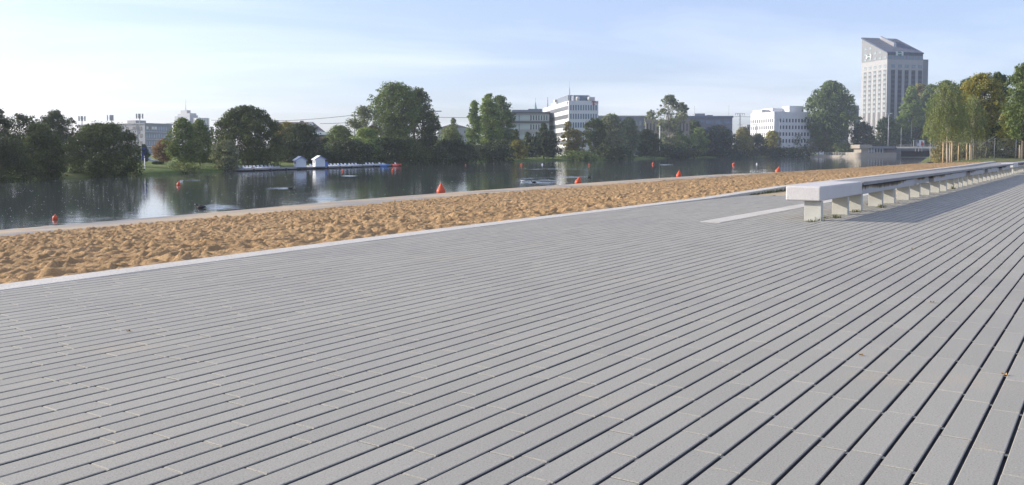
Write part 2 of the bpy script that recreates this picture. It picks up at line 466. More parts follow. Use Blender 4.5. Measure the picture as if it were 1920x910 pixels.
# ------------------------------------------------------------------ promenade of long pavers
rng = np.random.default_rng(7)
PA = R(34.0); PU = np.array([math.sin(PA), math.cos(PA)]); PN = np.array([math.cos(PA), -math.sin(PA)])
PW, PG, PLEN, CG = 0.1110, 0.0118, 0.55, 0.0066
def kerb_mask(x, y):
    a, b = ab(x, y); return b < kb(a) - .12
def bare_mask(x, y):
    """bare ground left unpaved beside the sand wall"""
    a, b = ab(x, y)
    return (a > 20.6 + (6.5 - b) * 0.6) & (a < 44) & (b > 3.6 + 0.0 * a) & (b < 7.2)
cen = []
for k in range(-94, 49):
    n0 = k * PW
    off = rng.random() * PLEN
    s = np.arange(-6, 150) * PLEN + off - 4.0
    c = s[:, None] * PU + n0 * PN
    x, y = c[:, 0], c[:, 1]
    ok = (y > .6) & (y < 62) & (x > -.66 * y - 2.0) & (x < .62 * y + 2.2) & kerb_mask(x, y) & ~bare_mask(x, y)
    for q in c[ok]: cen.append((q[0], q[1]))
cen = np.array(cen); NP_ = len(cen)
hl, hw = (PLEN - CG) / 2, (PW - PG) / 2
ch = .0028
zt = rng.normal(0, .00035, NP_)
tx = rng.normal(0, .0008, NP_); ty = rng.normal(0, .002, NP_)
jw = rng.normal(0, .0005, NP_)
ring = []
for (l_, w_, z_) in ((hl - ch, hw - ch, 0.0), (hl, hw, -ch), (hl, hw, -.028)):
    for sl, sw in ((-1, -1), (1, -1), (1, 1), (-1, 1)): ring.append((sl * l_, sw * w_, z_))
ring = np.array(ring)
L_ = ring[None, :, 0] + np.zeros((NP_, 1)); W_ = ring[None, :, 1] + jw[:, None]
Z_ = ring[None, :, 2] + zt[:, None] + tx[:, None] * L_ + ty[:, None] * W_
PV = np.stack([cen[:, 0, None] + L_ * PU[0] + W_ * PN[0], cen[:, 1, None] + L_ * PU[1] + W_ * PN[1], Z_], -1).reshape(-1, 3)
pf = [(3, 2, 1, 0)]
for r0 in (0, 4):
    for i in range(4):
        j = (i + 1) % 4; pf.append((r0 + i, r0 + j, r0 + j + 4, r0 + i + 4))
PF = (np.array(pf)[None] + (np.arange(NP_) * 12)[:, None, None]).reshape(-1, 4)
tint = np.repeat(rng.random(NP_), len(pf)); pmi = np.tile([0, 0, 0, 0, 0, 2, 2, 2, 2], NP_)
# sand-filled butt joints between the pavers of a row
q0 = np.array([(hl - .001, -hw + .001, -.0035), (hl + CG + .001, -hw + .001, -.0035), (hl + CG + .001, hw - .001, -.0035), (hl - .001, hw - .001, -.0035)])
JV = np.stack([cen[:, 0, None] + q0[None, :, 0] * PU[0] + q0[None, :, 1] * PN[0], cen[:, 1, None] + q0[None, :, 0] * PU[1] + q0[None, :, 1] * PN[1], q0[None, :, 2] + np.zeros((NP_, 1))], -1).reshape(-1, 3)
JF = (np.array([[3, 2, 1, 0]]) + (np.arange(NP_) * 4)[:, None]) + len(PV)
# the sand also bridges the long joint where two pavers meet
has = rng.random(NP_) < .8
q1 = np.array([(hl - .012, hw - .001, -.006), (hl + .016, hw - .001, -.006), (hl + .010, hw + PG + .001, -.007), (hl - .008, hw + PG + .001, -.007)])
c3 = cen[has]; n3 = len(c3)
BV = np.stack([c3[:, 0, None] + q1[None, :, 0] * PU[0] + q1[None, :, 1] * PN[0], c3[:, 1, None] + q1[None, :, 0] * PU[1] + q1[None, :, 1] * PN[1], q1[None, :, 2] + np.zeros((n3, 1))], -1).reshape(-1, 3)
BF = (np.array([[3, 2, 1, 0]]) + (np.arange(n3) * 4)[:, None]) + len(PV) + len(JV)
V = np.concatenate([PV, JV, BV]); F = np.concatenate([PF, JF, BF])
me = np_mesh('promenade', V, F, [M['paver'], M['joint'], M['bed']], mi=np.concatenate([pmi, np.ones(len(JF) + len(BF), dtype=int)]))
face_attr(me, 'tint', np.concatenate([tint, np.full(len(JF) + len(BF), .5)]))
bm = bmesh.new(); bm.from_mesh(me); bmesh.ops.recalc_face_normals(bm, faces=bm.faces); bm.to_mesh(me); bm.free()
tag(link('promenade', me), kind='structure')

# bed under the pavers
def sheet(name, aa, b0, b1, z, mat, kind='structure'):
    V = []; F = []
    for a, p, q in zip(aa, b0, b1):
        x, y = xy(a, p); V.append((x, y, z)); x, y = xy(a, q); V.append((x, y, z))
    for i in range(len(aa) - 1): F.append((2 * i, 2 * i + 1, 2 * i + 3, 2 * i + 2))
    me = np_mesh(name, V, F, mat); o = link(name, me)
    bm = bmesh.new(); bm.from_mesh(me); bmesh.ops.recalc_face_normals(bm, faces=bm.faces); bm.to_mesh(me); bm.free()
    return tag(o, kind=kind)
aa = np.linspace(-12, 104, 117)
sheet('paving_bed', aa, kb(aa) - .1, np.full_like(aa, -60), -.017, M['bed'])
aa = np.linspace(60, 104, 45)
o_ = sheet('distant_paving', aa, kb(aa) - .1, np.full_like(aa, -60), -.004, M['paver'])
aa = np.linspace(20.0, 45, 26)
sheet('bare_ground', aa, kb(aa) - .1, np.full_like(aa, 3.2), -.008, M['bare'])

# flush pale kerb stone line in the paving
S0 = gp(1312, 416.2, 0); S1 = gp(1349, 418.2, 0)
dS = Vector((math.sin(R(33.2)), math.cos(R(33.2)), 0))
mb = MB()
mb.add([S0, S1, S1 + dS * 60, S0 + dS * 60.6] + [p - Vector((0, 0, .03)) for p in (S0, S1, S1 + dS * 60, S0 + dS * 60.6)],
       [(0, 1, 2, 3), (4, 7, 6, 5), (0, 4, 5, 1), (1, 5, 6, 2), (2, 6, 7, 3), (3, 7, 4, 0)])
o = mb.build('kerb_band', M['kerb']); o.location.z = .0045; tag(o, kind='structure')

# raised kerb between paving and sand
aa = np.concatenate([np.linspace(-12, 60, 145), np.linspace(61, 103.5, 40)])
up = np.interp(aa, [-12, 14, 18.5, 24, 60, 104], [.005, .005, .02, .10, .11, .10])
V = []; F = []
for a, h in zip(aa, up):
    k0 = kb(a)
    for b_, z_ in ((k0 - .15, -.2), (k0 - .15, h - .008), (k0 - .142, h), (k0 + .142, h), (k0 + .15, h - .008), (k0 + .15, -.3)):
        x, y = xy(a, b_); V.append((x, y, z_))
for i in range(len(aa) - 1):
    for j in range(5): F.append((6 * i + j, 6 * i + j + 1, 6 * i + j + 7, 6 * i + j + 6))
me = np_mesh('kerb', V, F, M['kerb'])
bm = bmesh.new(); bm.from_mesh(me); bmesh.ops.recalc_face_normals(bm, faces=bm.faces); bm.to_mesh(me); bm.free()
tag(link('kerb', me), kind='structure')

# ------------------------------------------------------------------ sand
def vnoise(x, y, seed):
    r = np.random.default_rng(seed); T = r.random((256, 256))
    xi = np.floor(x).astype(int); yi = np.floor(y).astype(int); fx = x - xi; fy = y - yi
    fx = fx * fx * (3 - 2 * fx); fy = fy * fy * (3 - 2 * fy)
    g = lambda i, j: T[i & 255, j & 255]
    return (g(xi, yi) * (1 - fx) + g(xi + 1, yi) * fx) * (1 - fy) + (g(xi, yi + 1) * (1 - fx) + g(xi + 1, yi + 1) * fx) * fy - .5
def pits(x, y, cell, seed, depth, r0, dens=1.0):
    """trodden hollows with a raised rim, one per cell"""
    r = np.random.default_rng(seed); N = 256
    ox, oy, rad, dep, ang, on = (r.random((N, N)) for _ in range(6))
    out = np.zeros_like(x); cx = np.floor(x / cell).astype(int); cy = np.floor(y / cell).astype(int)
    for dx in (-1, 0, 1):
        for dy in (-1, 0, 1):
            i, j = cx + dx, cy + dy; u, v = i & 255, j & 255
            px = (i + .1 + .8 * ox[u, v]) * cell; py = (j + .1 + .8 * oy[u, v]) * cell
            an = ang[u, v] * math.pi; ca, sa = np.cos(an), np.sin(an)
            ex = (x - px) * ca + (y - py) * sa; ey = -(x - px) * sa + (y - py) * ca
            rr = r0 * (.7 + .7 * rad[u, v])
            q = np.sqrt((ex / (rr * 1.5)) ** 2 + (ey / rr) ** 2)
            sh = -np.exp(-(q * 1.25) ** 4) + .55 * np.exp(-((q - 1.35) / .38) ** 2)
            out += np.where(on[u, v] < dens, depth * (.4 + .9 * dep[u, v]) * sh, 0)
    return out
def sand_z(x, y):
    z = .05 * vnoise(x * .9, y * .9, 1) + .03 * vnoise(x * 2.3, y * 2.3, 2)
    z += pits(x, y, .145, 3, .030, .046, .95) + pits(x + 7.7, y + 3.1, .26, 4, .052, .080, .65)
    z += .034 * vnoise(x * 8, y * 8, 5) + .032 * vnoise(x * 15, y * 15, 6) + .010 * vnoise(x * 24, y * 24, 8)
    z += pits(x + 1.3, y + 5.9, .40, 14, .050, .11, .42)
    z += pits(x + 2.2, y + 9.4, 4.1, 9, .10, .30, .5)
    return z * .88
def sand_grid(a, t0, t1, nt_):
    t = np.linspace(t0, t1, nt_)
    Aq, Tq = np.meshgrid(a, t, indexing='ij')
    aend = END0 + (END1 - END0) * Tq
    Aq = np.where(Aq > 60, 60 + (Aq - 60) * (aend - 60) / 46.0, Aq)
    k0, k1 = kb(Aq) + .13, sib(Aq) + .05
    Bq = k0 + (k1 - k0) * Tq
    X, Y = xy(Aq, Bq)
    prof = -.045 + (STRIPZ + .03 + .045) * Tq
    edge = np.clip(np.minimum(Tq * 20.4, (1 - Tq) * 20.4) / .5, .15, 1)
    Z = prof + sand_z(X, Y) * edge
    V = np.stack([X, Y, Z], -1).reshape(-1, 3); n_ = nt_
    I = np.arange(len(a) - 1)[:, None] * n_ + np.arange(n_ - 1)[None]
    F = np.stack([I, I + 1, I + n_ + 1, I + n_], -1).reshape(-1, 4)
    return V, F
a_s = np.concatenate([np.arange(-6, 24, .045), np.arange(24, 60, .10), np.linspace(60, 106, 240)])
V, F = sand_grid(a_s, 0, 1, 450)
me = np_mesh('sand', V, F[:, ::-1], M['sand'], smooth=True)
bm = bmesh.new(); bm.from_mesh(me); bmesh.ops.recalc_face_normals(bm, faces=bm.faces)
if sum(f.normal.z for f in list(bm.faces)[:200]) < 0: bmesh.ops.reverse_faces(bm, faces=bm.faces)
bm.to_mesh(me); bm.free()
tag(link('sand', me), kind='structure')

# concrete walk along the water
aa = np.linspace(-20, 204, 225)
V = []; F = []
for a in aa:
    for b_, z_ in ((sib(a) - .15, STRIPZ - .1), (sib(a) - .15, STRIPZ + .035), (sib(a) + .12, STRIPZ + .035), (sib(a) + .122, STRIPZ), (sob(a), STRIPZ), (sob(a) + .02, WATER - .4)):
        x, y = xy(a, b_); V.append((x, y, z_))
for i in range(len(aa) - 1):
    for j in range(5): F.append((6 * i + j, 6 * i + j + 1, 6 * i + j + 7, 6 * i + j + 6))
me = np_mesh('waterside_path', V, F, [M['strip'], M['kerb']], mi=[(1 if j < 3 and i > 110 else 0) for i in range(len(aa) - 1) for j in range(5)])
bm = bmesh.new(); bm.from_mesh(me); bmesh.ops.recalc_face_normals(bm, faces=bm.faces); bm.to_mesh(me); bm.free()
tag(link('waterside_path', me), kind='structure')

# ------------------------------------------------------------------ water and land
me = np_mesh('water', [(-900, -60, WATER), (900, -60, WATER), (900, 700, WATER), (-900, 700, WATER)], [(0, 1, 2, 3)], M['water'])
tag(link('water', me), kind='structure')
SHP = [(-700, 66), (-300, 70), (0, 75), (120, 87), (280, 97), (411, 117), (459, 124), (600, 155), (740, 183), (840, 208), (952, 245), (1051, 268), (1160, 295), (1225, 345), (1313, 420), (1440, 462), (1518, 478), (1605, 455), (1700, 455), (2600, 455)]
def shore(px): return float(np.interp(px, [p for p, d in SHP], [d for p, d in SHP]))
def bank_z(off): return float(np.interp(off, [0, .8, 3, 12, 40, 150], [-1.62, -1.25, -1.0, -.8, -.45, -.1]))
offs = [0, .8, 1.8, 3, 7, 12, 25, 40, 80, 150, 400]
pxs = list(range(-400, 2401, 12))
V = []; F = []
rr = random.Random(3)
for p in pxs:
    w = rr.uniform(-.5, .5)
    for of in offs:
        q = wp(p, HOR, shore(p) + of + w); V.append((q.x, q.y, bank_z(of)))
n_ = len(offs)
for i in range(len(pxs) - 1):
    for j in range(n_ - 1): F.append((i * n_ + j, (i + 1) * n_ + j, (i + 1) * n_ + j + 1, i * n_ + j + 1))
me = np_mesh('far_bank', V, F, M['bank'], smooth=True); tag(link('far_bank', me), kind='structure')
# land beyond the end of the beach
es = [0, .6, 3, 8, 20, 45, 100, 250, 420]; bs = [-260, -120, -60, -25, -8, 0, 4, 6.6, 9, 13, 17, 21, 24, 26, 27.2]
def near_z(b, e):
    t = min(max((b - 6.6) / 20.4, 0), 1)
    return (STRIPZ * t - .01) * max(0.0, 1 - e / 45) + (.05 if e > .5 else 0)
V = []; F = []
for e in es:
    for b in bs:
        t = min(max((b - 6.6) / 20.4, 0), 1)
        a = END0 - 3.0 + (END1 - END0 + 3) * t + e
        bb = b + (.08 * e * t)
        x, y = xy(a, bb); V.append((x, y, near_z(b, e)))
n_ = len(bs)
for i in range(len(es) - 1):
    for j in range(n_ - 1): F.append((i * n_ + j, (i + 1) * n_ + j, (i + 1) * n_ + j + 1, i * n_ + j + 1))
me = np_mesh('near_bank', V, F, [M['verge'], M['soil']], smooth=True, mi=[1 if i < 2 else 0 for i in range(len(es) - 1) for j in range(n_ - 1)])
bm = bmesh.new(); bm.from_mesh(me); bmesh.ops.recalc_face_normals(bm, faces=bm.faces); bm.to_mesh(me); bm.free()
tag(link('near_bank', me), kind='structure')
# the ground that all of it lies on, out to the horizon
me = np_mesh('ground', [(-950, -100, -3.2), (950, -100, -3.2), (950, 1250, -3.2), (-950, 1250, -3.2)], [(0, 1, 2, 3)], M['bank'])
tag(link('ground', me), kind='structure')

# ------------------------------------------------------------------ haze
HAZE = 0.00032
m = bpy.data.materials.new('haze_air'); m.use_nodes = True
m.node_tree.nodes.clear()
ho = m.node_tree.nodes.new("ShaderNodeOutputMaterial"); hv = m.node_tree.nodes.new("ShaderNodeVolumePrincipled")
hv.inputs["Density"].default_value = HAZE; hv.inputs["Color"].default_value = (.86, .93, 1.0, 1)
hv.inputs["Anisotropy"].default_value = .62
m.node_tree.links.new(hv.outputs[0], ho.inputs["Volume"])
hz = MB(); hz.box(-1000, 1000, -150, 1300, -4.4, 95)
o = hz.build('haze', m); tag(o, kind='stuff')
# ------------------------------------------------------------------ buildings
GZ = -0.2                                                   # level of the land on the far bank
UNIT = {}
def unit_box(mat, key):
    if key not in UNIT:
        mb = MB(); mb.box(-.5, .5, -.5, .5, -.5, .5); UNIT[key] = mb.mesh(key, mat)
    return UNIT[key]
def slab(name, parent, mat, key, c, s):
    o = link(name, unit_box(mat, key), parent); o.location = c; o.scale = s; return o
def solve_len(c, d, px):
    """distance from c along d until the photo column px"""
    k = (px - CX) / FPX
    return (c[0] - k * c[1]) / (k * d[1] - d[0])
def corner_frame(pxc, Y, pxl, Yl, pxr):
    """corner on the column pxc at depth Y; left face runs back to pxl at depth Yl, right face square to it reaches pxr"""
    c = wp(pxc, HOR, Y); e = wp(pxl, HOR, Yl)
    U = Vector((e.x - c.x, e.y - c.y, 0)); LA = U.length; U.normalize()
    Vv = Vector((U.y, -U.x, 0))
    LB = solve_len((c.x, c.y), (Vv.x, Vv.y), pxr)
    return Vector((c.x, c.y, GZ)), math.atan2(Vv.y, Vv.x), LA, LB
def z_at(px, py, Y): return wp(px, py, Y).z - GZ
def gable(mb, x0, x1, y0, y1, z0, z1, mi=0):
    xm = (x0 + x1) / 2
    return mb.prism([(x0, z0), (x1, z0), (xm, z1)], 1, y0, y1, mi)

# --- tall stone tower with a slanting glass roof
def tower():
    c, rz, LA, LB = corner_frame(1660.3, 520, 1612.2, 543, 1726.3)
    r = empty('office_tower', c, rz)
    tag(r, 'tall grey stone office tower with slanting dark roof, rising above the trees', 'tower')
    Zc = z_at(1661, 111.4, 520); Ze = z_at(1661, 97.5, 520); Zt = z_at(1614.5, 71, 543)
    fh = (Zc) / 20.0
    mb = MB(); mb.box(0, LB, 0, LA, -2, Zc); mb.build('wall', M['tower_stone'], r)
    # wedge-shaped top storeys: low at the corner side, high at the far side
    mb = MB(); mb.prism([(.05, Zc), (LA - .05, Zc), (LA - .05, Zt - .6), (.05, Ze - .6)], 0, .05, LB - .05)
    mb.build('top_storey', M['tower_grey'], r)
    mb = MB(); mb.prism([(-.3, Ze - .6), (LA + .3, Zt - .6), (LA + .3, Zt), (-.3, Ze)], 0, -.3, LB + .3)
    n_ = 16
    for i in range(n_ + 1):
        x = -.2 + (LB + .4) * i / n_
        mb.bar((x, -.2, Ze + .06), (x, LA + .2, Zt + .06), .11, .12, 1)
    for j in range(9):
        f = j / 8; mb.bar((-.2, LA * f, Ze + (Zt - Ze) * f + .07), (LB + .2, LA * f, Ze + (Zt - Ze) * f + .07), .11, .12, 1)
    mb.build('glass_roof', [M['roof_glass'], M['mid_grey']], r)
    rp = lambda f, up=0: (LA * f, Ze + (Zt - Ze) * f + up)
    mb = MB()
    x0 = LB * .46
    mb.prism([(rp(.38)[0], rp(.38)[1] + .1), (rp(.93)[0], rp(.93)[1] + .1), (rp(.93)[0], rp(.93)[1] + 1.7), (rp(.38)[0], rp(.38)[1] + 2.4)], 0, x0, x0 + 1.6)
    mb.build('roof_walkway', M['metal'], r)
    ye = LA * .12
    ux, uy = -math.sin(rz), math.cos(rz); vx, vy = math.cos(rz), math.sin(rz)
    xe = solve_len((c.x + ux * ye, c.y + uy * ye), (vx, vy), 1736.0)
    mb = MB(); mb.box(LB + .02, xe, ye, LA - .3, -2, Zc + .9); mb.build('stair_shaft', M['mid_grey'], r)
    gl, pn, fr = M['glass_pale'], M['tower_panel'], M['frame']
    # left (sunlit) face: x = 0 plane, five bays
    pitchA = LA / 5.25; oA = LA * .075
    pitchB = LB / 5.3; oB = LB * .085
    for i in range(5):
        u = LA - (oA + pitchA * (i + .42)); v = oB + pitchB * (i + .42)
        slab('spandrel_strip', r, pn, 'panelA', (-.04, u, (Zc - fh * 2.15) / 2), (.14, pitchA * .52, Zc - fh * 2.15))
        slab('spandrel_strip', r, M['tower_panel_shade'], 'panelB', (v, -.04, (Zc - fh * 2.15) / 2), (pitchB * .56, .14, Zc - fh * 2.15))
        for k in range(10):
            z = Zc - fh * (1.35 + (k if k == 0 else k + .35))
            hh = fh * (.62 if k == 0 else .58)
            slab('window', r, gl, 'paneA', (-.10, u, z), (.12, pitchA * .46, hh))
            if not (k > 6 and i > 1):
                slab('window', r, M['glass_shade'] if k else M['glass_blue'], 'paneB%d' % (k > 0), (v, -.10, z), (pitchB * .52, .12, hh))
    for row, (n0, zz_) in enumerate(((5, .55), (4, 1.75), (2, 2.95))):
        for i in range(n0):
            u = LA - (oA + pitchA * (i + .42))
            slab('window', r, gl, 'paneA', (.0, u, Zc + fh * zz_), (.14, pitchA * .48, fh * .55))
    for i in range(6):
        v = LB * (.07 + .172 * i)
        slab('window', r, M['glass_blue'], 'paneC', (v, .02, Zc + fh * .5), (LB * .105, .12, fh * .62))
    slab('window_band', r, M['glass'], 'paneD', (LB / 2, .01, Zc + fh * 1.15), (LB * .97, .12, fh * .5))
    # the emblem: two white blocks joined by a bar, green behind
    def emblem(M_):
        e = MB(); e.box(-1.3, 1.3, -.05, .05, -.8, .8, 1, M_)
        e.box(-2.5, -1.3, -.1, .1, -1.15, 1.15, 0, M_); e.box(1.3, 2.5, -.1, .1, -1.15, 1.15, 0, M_); e.box(-1.3, 1.3, -.1, .1, -.2, .2, 0, M_)
        return e
    emblem(Matrix.Translation((-.25, LA * .70, Zc + fh * 1.15)) @ Matrix.Rotation(R(90), 4, 'Z')).build('emblem', [M['logo_white'], M['logo_green']], r)
    emblem(Matrix.Translation((LB * .33, -.3, Zc + fh * 1.25))).build('emblem', [M['logo_white'], M['logo_green']], r)
    return r
tower()

# --- white office block with ribbon windows
def ribbon_block():
    c, rz, LA, LB = corner_frame(1066, 320, 1018.5, 376, 1121.3)
    r = empty('office_block', c, rz)
    tag(r, 'white office block with grey ribbon windows on its long sunlit side', 'building')
    Z = z_at(1066, 189, 320); fh = Z / 6.35
    mb = MB(); mb.box(0, LB, 0, LA, -2, Z); mb.build('wall', M['white'], r)
    mb = MB(); mb.box(LB * .10, LB * .80, LA * .12, LA * .5, Z, Z + 2.4); mb.box(LB * .2, LB * .74, LA * .02 + .8, LA * .12, Z, Z + 2.0)
    mb.build('plant_room', M['blue_grey'], r)
    mb = MB()
    for x in (.32, .72): mb.lathe([(.75, 0), (.75, 1.3), (.5, 1.5)], 12, (LB * x, .9, Z))
    mb.box(LB * .8, LB * .94, LA * .05, LA * .2, Z, Z + 1.5); mb.build('roof_unit', M['offwhite'], r)
    mb = MB(); mb.box(LB * .05, LB * .35, LA * .5, LA * .72, Z, Z + 1.0); mb.box(.4, 2.2, LA * .55, LA * .6, Z, Z + 2.2); mb.build('roof_hatch', M['offwhite'], r)
    for (u, h) in ((.86, 4.2), (.02, 4.6)):
        mb = MB(); mb.tube([(.6, LA * u + .4, Z), (.6, LA * u + .4, Z + h)], [.22, .12], 6); mb.build('antenna', M['pole'], r)
    mb = MB(); mb.tube([(.6, LA * .02 + .4, Z + 4.6), (.6, LA * .02 + .4, Z + 7.0)], [.05, .03], 5); mb.build('antenna', M['pole'], r)
    for k in range(6):
        z = Z - fh * (.78 + k * 1.0)
        w = slab('ribbon_window', r, M['window_fill'], 'ribbon', (.02, LA * .5, z), (.16, LA * .97, fh * .48))
    for k in range(5):
        z = Z - fh * (.80 + k)
        for i in range(11):
            v = LB * (.075 + .085 * i)
            f = slab('window', r, M['glass_blue'], 'tallpane', (v, -.01, z), (LB * .047, .14, fh * .60))
    # red emblem with dots at both upper corners
    def tmark(M_, s):
        e = MB(); e.box(-.9 * s, .9 * s, -.08, .08, .55 * s, .9 * s, 0, M_); e.box(-.28 * s, .28 * s, -.08, .08, -.9 * s, .55 * s, 0, M_)
        e.box(-.9 * s, -.62 * s, -.08, .08, .2 * s, .55 * s, 0, M_); e.box(.62 * s, .9 * s, -.08, .08, .2 * s, .55 * s, 0, M_)
        e.box(-.5 * s, .5 * s, -.08, .08, -.95 * s, -.7 * s, 0, M_)
        for k in (1, 2): e.box((.7 + .62 * k) * s, (1.0 + .62 * k) * s, -.08, .08, -.05 * s, .3 * s, 0, M_)
        return e
    tmark(Matrix.Translation((LB * .84, -.12, Z - .75)), .75).build('emblem', M['logo_red'], r)
    tmark(Matrix.Translation((-.12, 2.2, Z - .75)) @ Matrix.Rotation(R(-90), 4, 'Z'), .6).build('emblem', M['logo_red'], r)
ribbon_block()

# --- white block with rows of small windows
def punched_block():
    c, rz, LA, LB = corner_frame(1450.8, 470, 1406.7, 493, 1518)
    r = empty('office_block', c, rz)
    tag(r, 'white cubic office block with rows of small dark windows, left of the big round tree', 'building')
    Z = z_at(1450.8, 209.6, 470); fh = Z / 6.3
    mb = MB(); mb.box(0, LB, 0, LA, -2, Z); mb.build('wall', M['white'], r)
    mb = MB(); mb.box(LB * .25, LB * .95, LA * .45, LA * .9, Z, Z + 2.4); mb.box(LB * .55, LB * .95, LA * .2, LA * .5, Z, Z + 3.4); mb.build('plant_room', M['white'], r)
    mb = MB(); mb.box(LB * .02, LB * .22, LA * .55, LA * .95, Z, Z + 1.6); mb.build('roof_unit', M['offwhite'], r)
    for k in range(4):
        z = Z - fh * (1.28 + k)
        for i in range(12):
            slab('window', r, M['glass'], 'smallpane', (.01, LA * (.06 + .08 * i), z), (.12, LA * .035, fh * .52))
        for i in range(10):
            slab('window', r, M['glass'], 'smallpane2', (LB * (.17 + .085 * i), .01, z), (LB * .040, .12, fh * .52))
punched_block()

# --- grey glazed office, seen flat on
def flat_block(name, label, pxl, pxr, py, Y, mat, floors, bands, yaw=0.0, depth=16, cat='building', base=GZ):
    a = wp(pxl, HOR, Y); b = wp(pxr, HOR, Y); L = (b.x - a.x) / math.cos(yaw)
    r = empty(name, (a.x, a.y, base), yaw); tag(r, label, cat)
    Z = wp(pxl, py, Y).z - base
    mb = MB(); mb.box(0, L, 0, depth, -2, Z); mb.build('wall', mat, r)
    return r, L, Z
r, L, Z = flat_block('glazed_office', 'grey glazed office with dark floor bands, between the poplars and the ribbon-window block', 948, 1030, 213, 350, M['grey_wall'], 5, 0)
mb = MB(); mb.box(-.4, L + .4, -.5, 16.4, Z, Z + .55); mb.build('roof_edge', M['dark_grey'], r)
mb = MB(); mb.box(L * .15, L * .52, 3, 12, Z + .55, Z + 1.55); mb.box(L * .52, L * .84, 3, 12, Z + .55, Z + 1.9); mb.build('plant_room', M['blue_grey'], r)
fh = Z / 4.6
for k in range(4):
    z = Z - fh * (.48 + k)
    slab('glazing_band', r, M['glass_pale'], 'gband', (L * .5, 0, z), (L * .98, .2, fh * .6))
    slab('floor_band', r, M['dark_grey'] if k == 0 else M['grey_wall'], 'fband%d' % (k == 0), (L * .5, -.05, z - fh * .47), (L, .4, fh * .22))
    for i in range(7): slab('window', r, M['glass'], 'gpane', (L * (.58 + .06 * i), -.05, z), (L * .026, .16, fh * .52))
    for i in range(3): slab('mullion', r, M['dark_grey'], 'mull', (L * (.05 + .26 * i), -.06, z), (.25, .2, fh * .6))

# --- low wide blocks in the second row
r, L, Z = flat_block('low_office', 'flat grey office wing half hidden behind the willow right of the white block', 1116, 1214, 219.5, 420, M['blue_grey'], 3, 0)
mb = MB(); mb.box(-.3, L + .3, -.3, 16.3, Z, Z + .6); mb.build('roof_edge', M['grey_wall'], r)
for k in range(3):
    for i in range(12): slab('window', r, M['glass_pale'], 'lpane', (L * (.06 + .08 * i), 0, Z - 2.9 - 3.6 * k), (L * .04, .16, 2.2))
r, L, Z = flat_block('columned_building', 'beige stone building with tall narrow window slots behind the airy tree', 1210, 1290, 227.5, 400, M['beige'], 3, 0, yaw=R(-8))
for k in range(2):
    for i in range(13): slab('window', r, M['dark_grey'], 'slot', (L * (.045 + .075 * i), 0, Z - 2.7 - 4.6 * k), (L * .026, .3, 3.3))
mb = MB(); mb.box(-.3, L + .3, -.35, 16.3, Z, Z + .7); mb.build('cornice', M['beige'], r)
r, L, Z = flat_block('grey_office', 'long dark grey flat-roofed office with a small roof hut, right of the airy tree', 1266, 1372.5, 221, 440, M['mid_grey'], 4, 0)
mb = MB(); mb.box(-.4, L + .4, -.4, 16.4, Z, Z + .9); mb.build('roof_edge', M['blue_grey'], r)
mb = MB(); mb.box(L * .36, L * .54, 3, 9, Z + .9, Z + 2.2); mb.build('roof_hut', M['grey_wall'], r)
mb = MB(); mb.box(L * .58, L * .68, 3, 9, Z + .9, Z + 1.4); mb.build('roof_unit', M['dark_grey'], r)
for k in range(3):
    for i in range(6): slab('window', r, M['glass_blue'], 'wpane', (L * (.09 + .165 * i), 0, Z - 2.2 - 3.6 * k), (L * .12, .2, 1.9))
for (u, h) in ((.37, 6.0), (.98, 6.5)):
    mb = MB(); mb.tube([(L * u, 5, Z), (L * u, 5, Z + h)], .07, 5); mb.build('antenna', M['pole'], r)

# --- left bank office with glazed corner
def left_office():
    c, rz, LA, LB = corner_frame(272.7, 400, 150, 425, 324)
    r = empty('lakeside_office', c, rz)
    tag(r, 'blue-grey flat-roofed office with glazed floors behind the round willow on the left', 'building')
    Z = z_at(272.7, 233, 400); fh = Z / 4.2
    mb = MB(); mb.box(0, LB, 0, LA, -2, Z); mb.build('wall', M['office_blue'], r)
    mb = MB(); mb.box(-.4, LB + .4, -.4, LA + .4, Z, Z + .5); mb.build('roof_edge', M['office_blue'], r)
    mb = MB(); mb.box(1.2, 6.5, 8, 14, Z + .5, Z + 1.9); mb.build('roof_hut', M['grey_wall'], r)
    for k in range(4):
        z = Z - fh * (.58 + k)
        slab('glazing_band', r, M['glass_blue'], 'loband', (LB * .42, 0, z), (LB * .78, .2, fh * .55))
        slab('balcony_rail', r, M['white_paint'], 'lorail', (LB * .5, -.7, z - fh * .45), (LB, .12, .10))
        for i in range(9): slab('mullion', r, M['frame'], 'lomull', (LB * (.06 + .09 * i), -.06, z), (.16, .2, fh * .55))
        for i in range(9): slab('window', r, M['glass'], 'lopane', (0, LA * (.06 + .1 * i), z), (.2, LA * .035, fh * .5))
    for i in range(4): slab('window_fill', r, M['offwhite'] if i != 1 else M['tile_roof'], 'lofill%d' % (i == 1), (LB * (.08 + .10 * i), -.08, Z - fh * .5), (LB * .07, .2, fh * .36))  # the brown-red one paints a reddish reflection in the glazing
left_office()

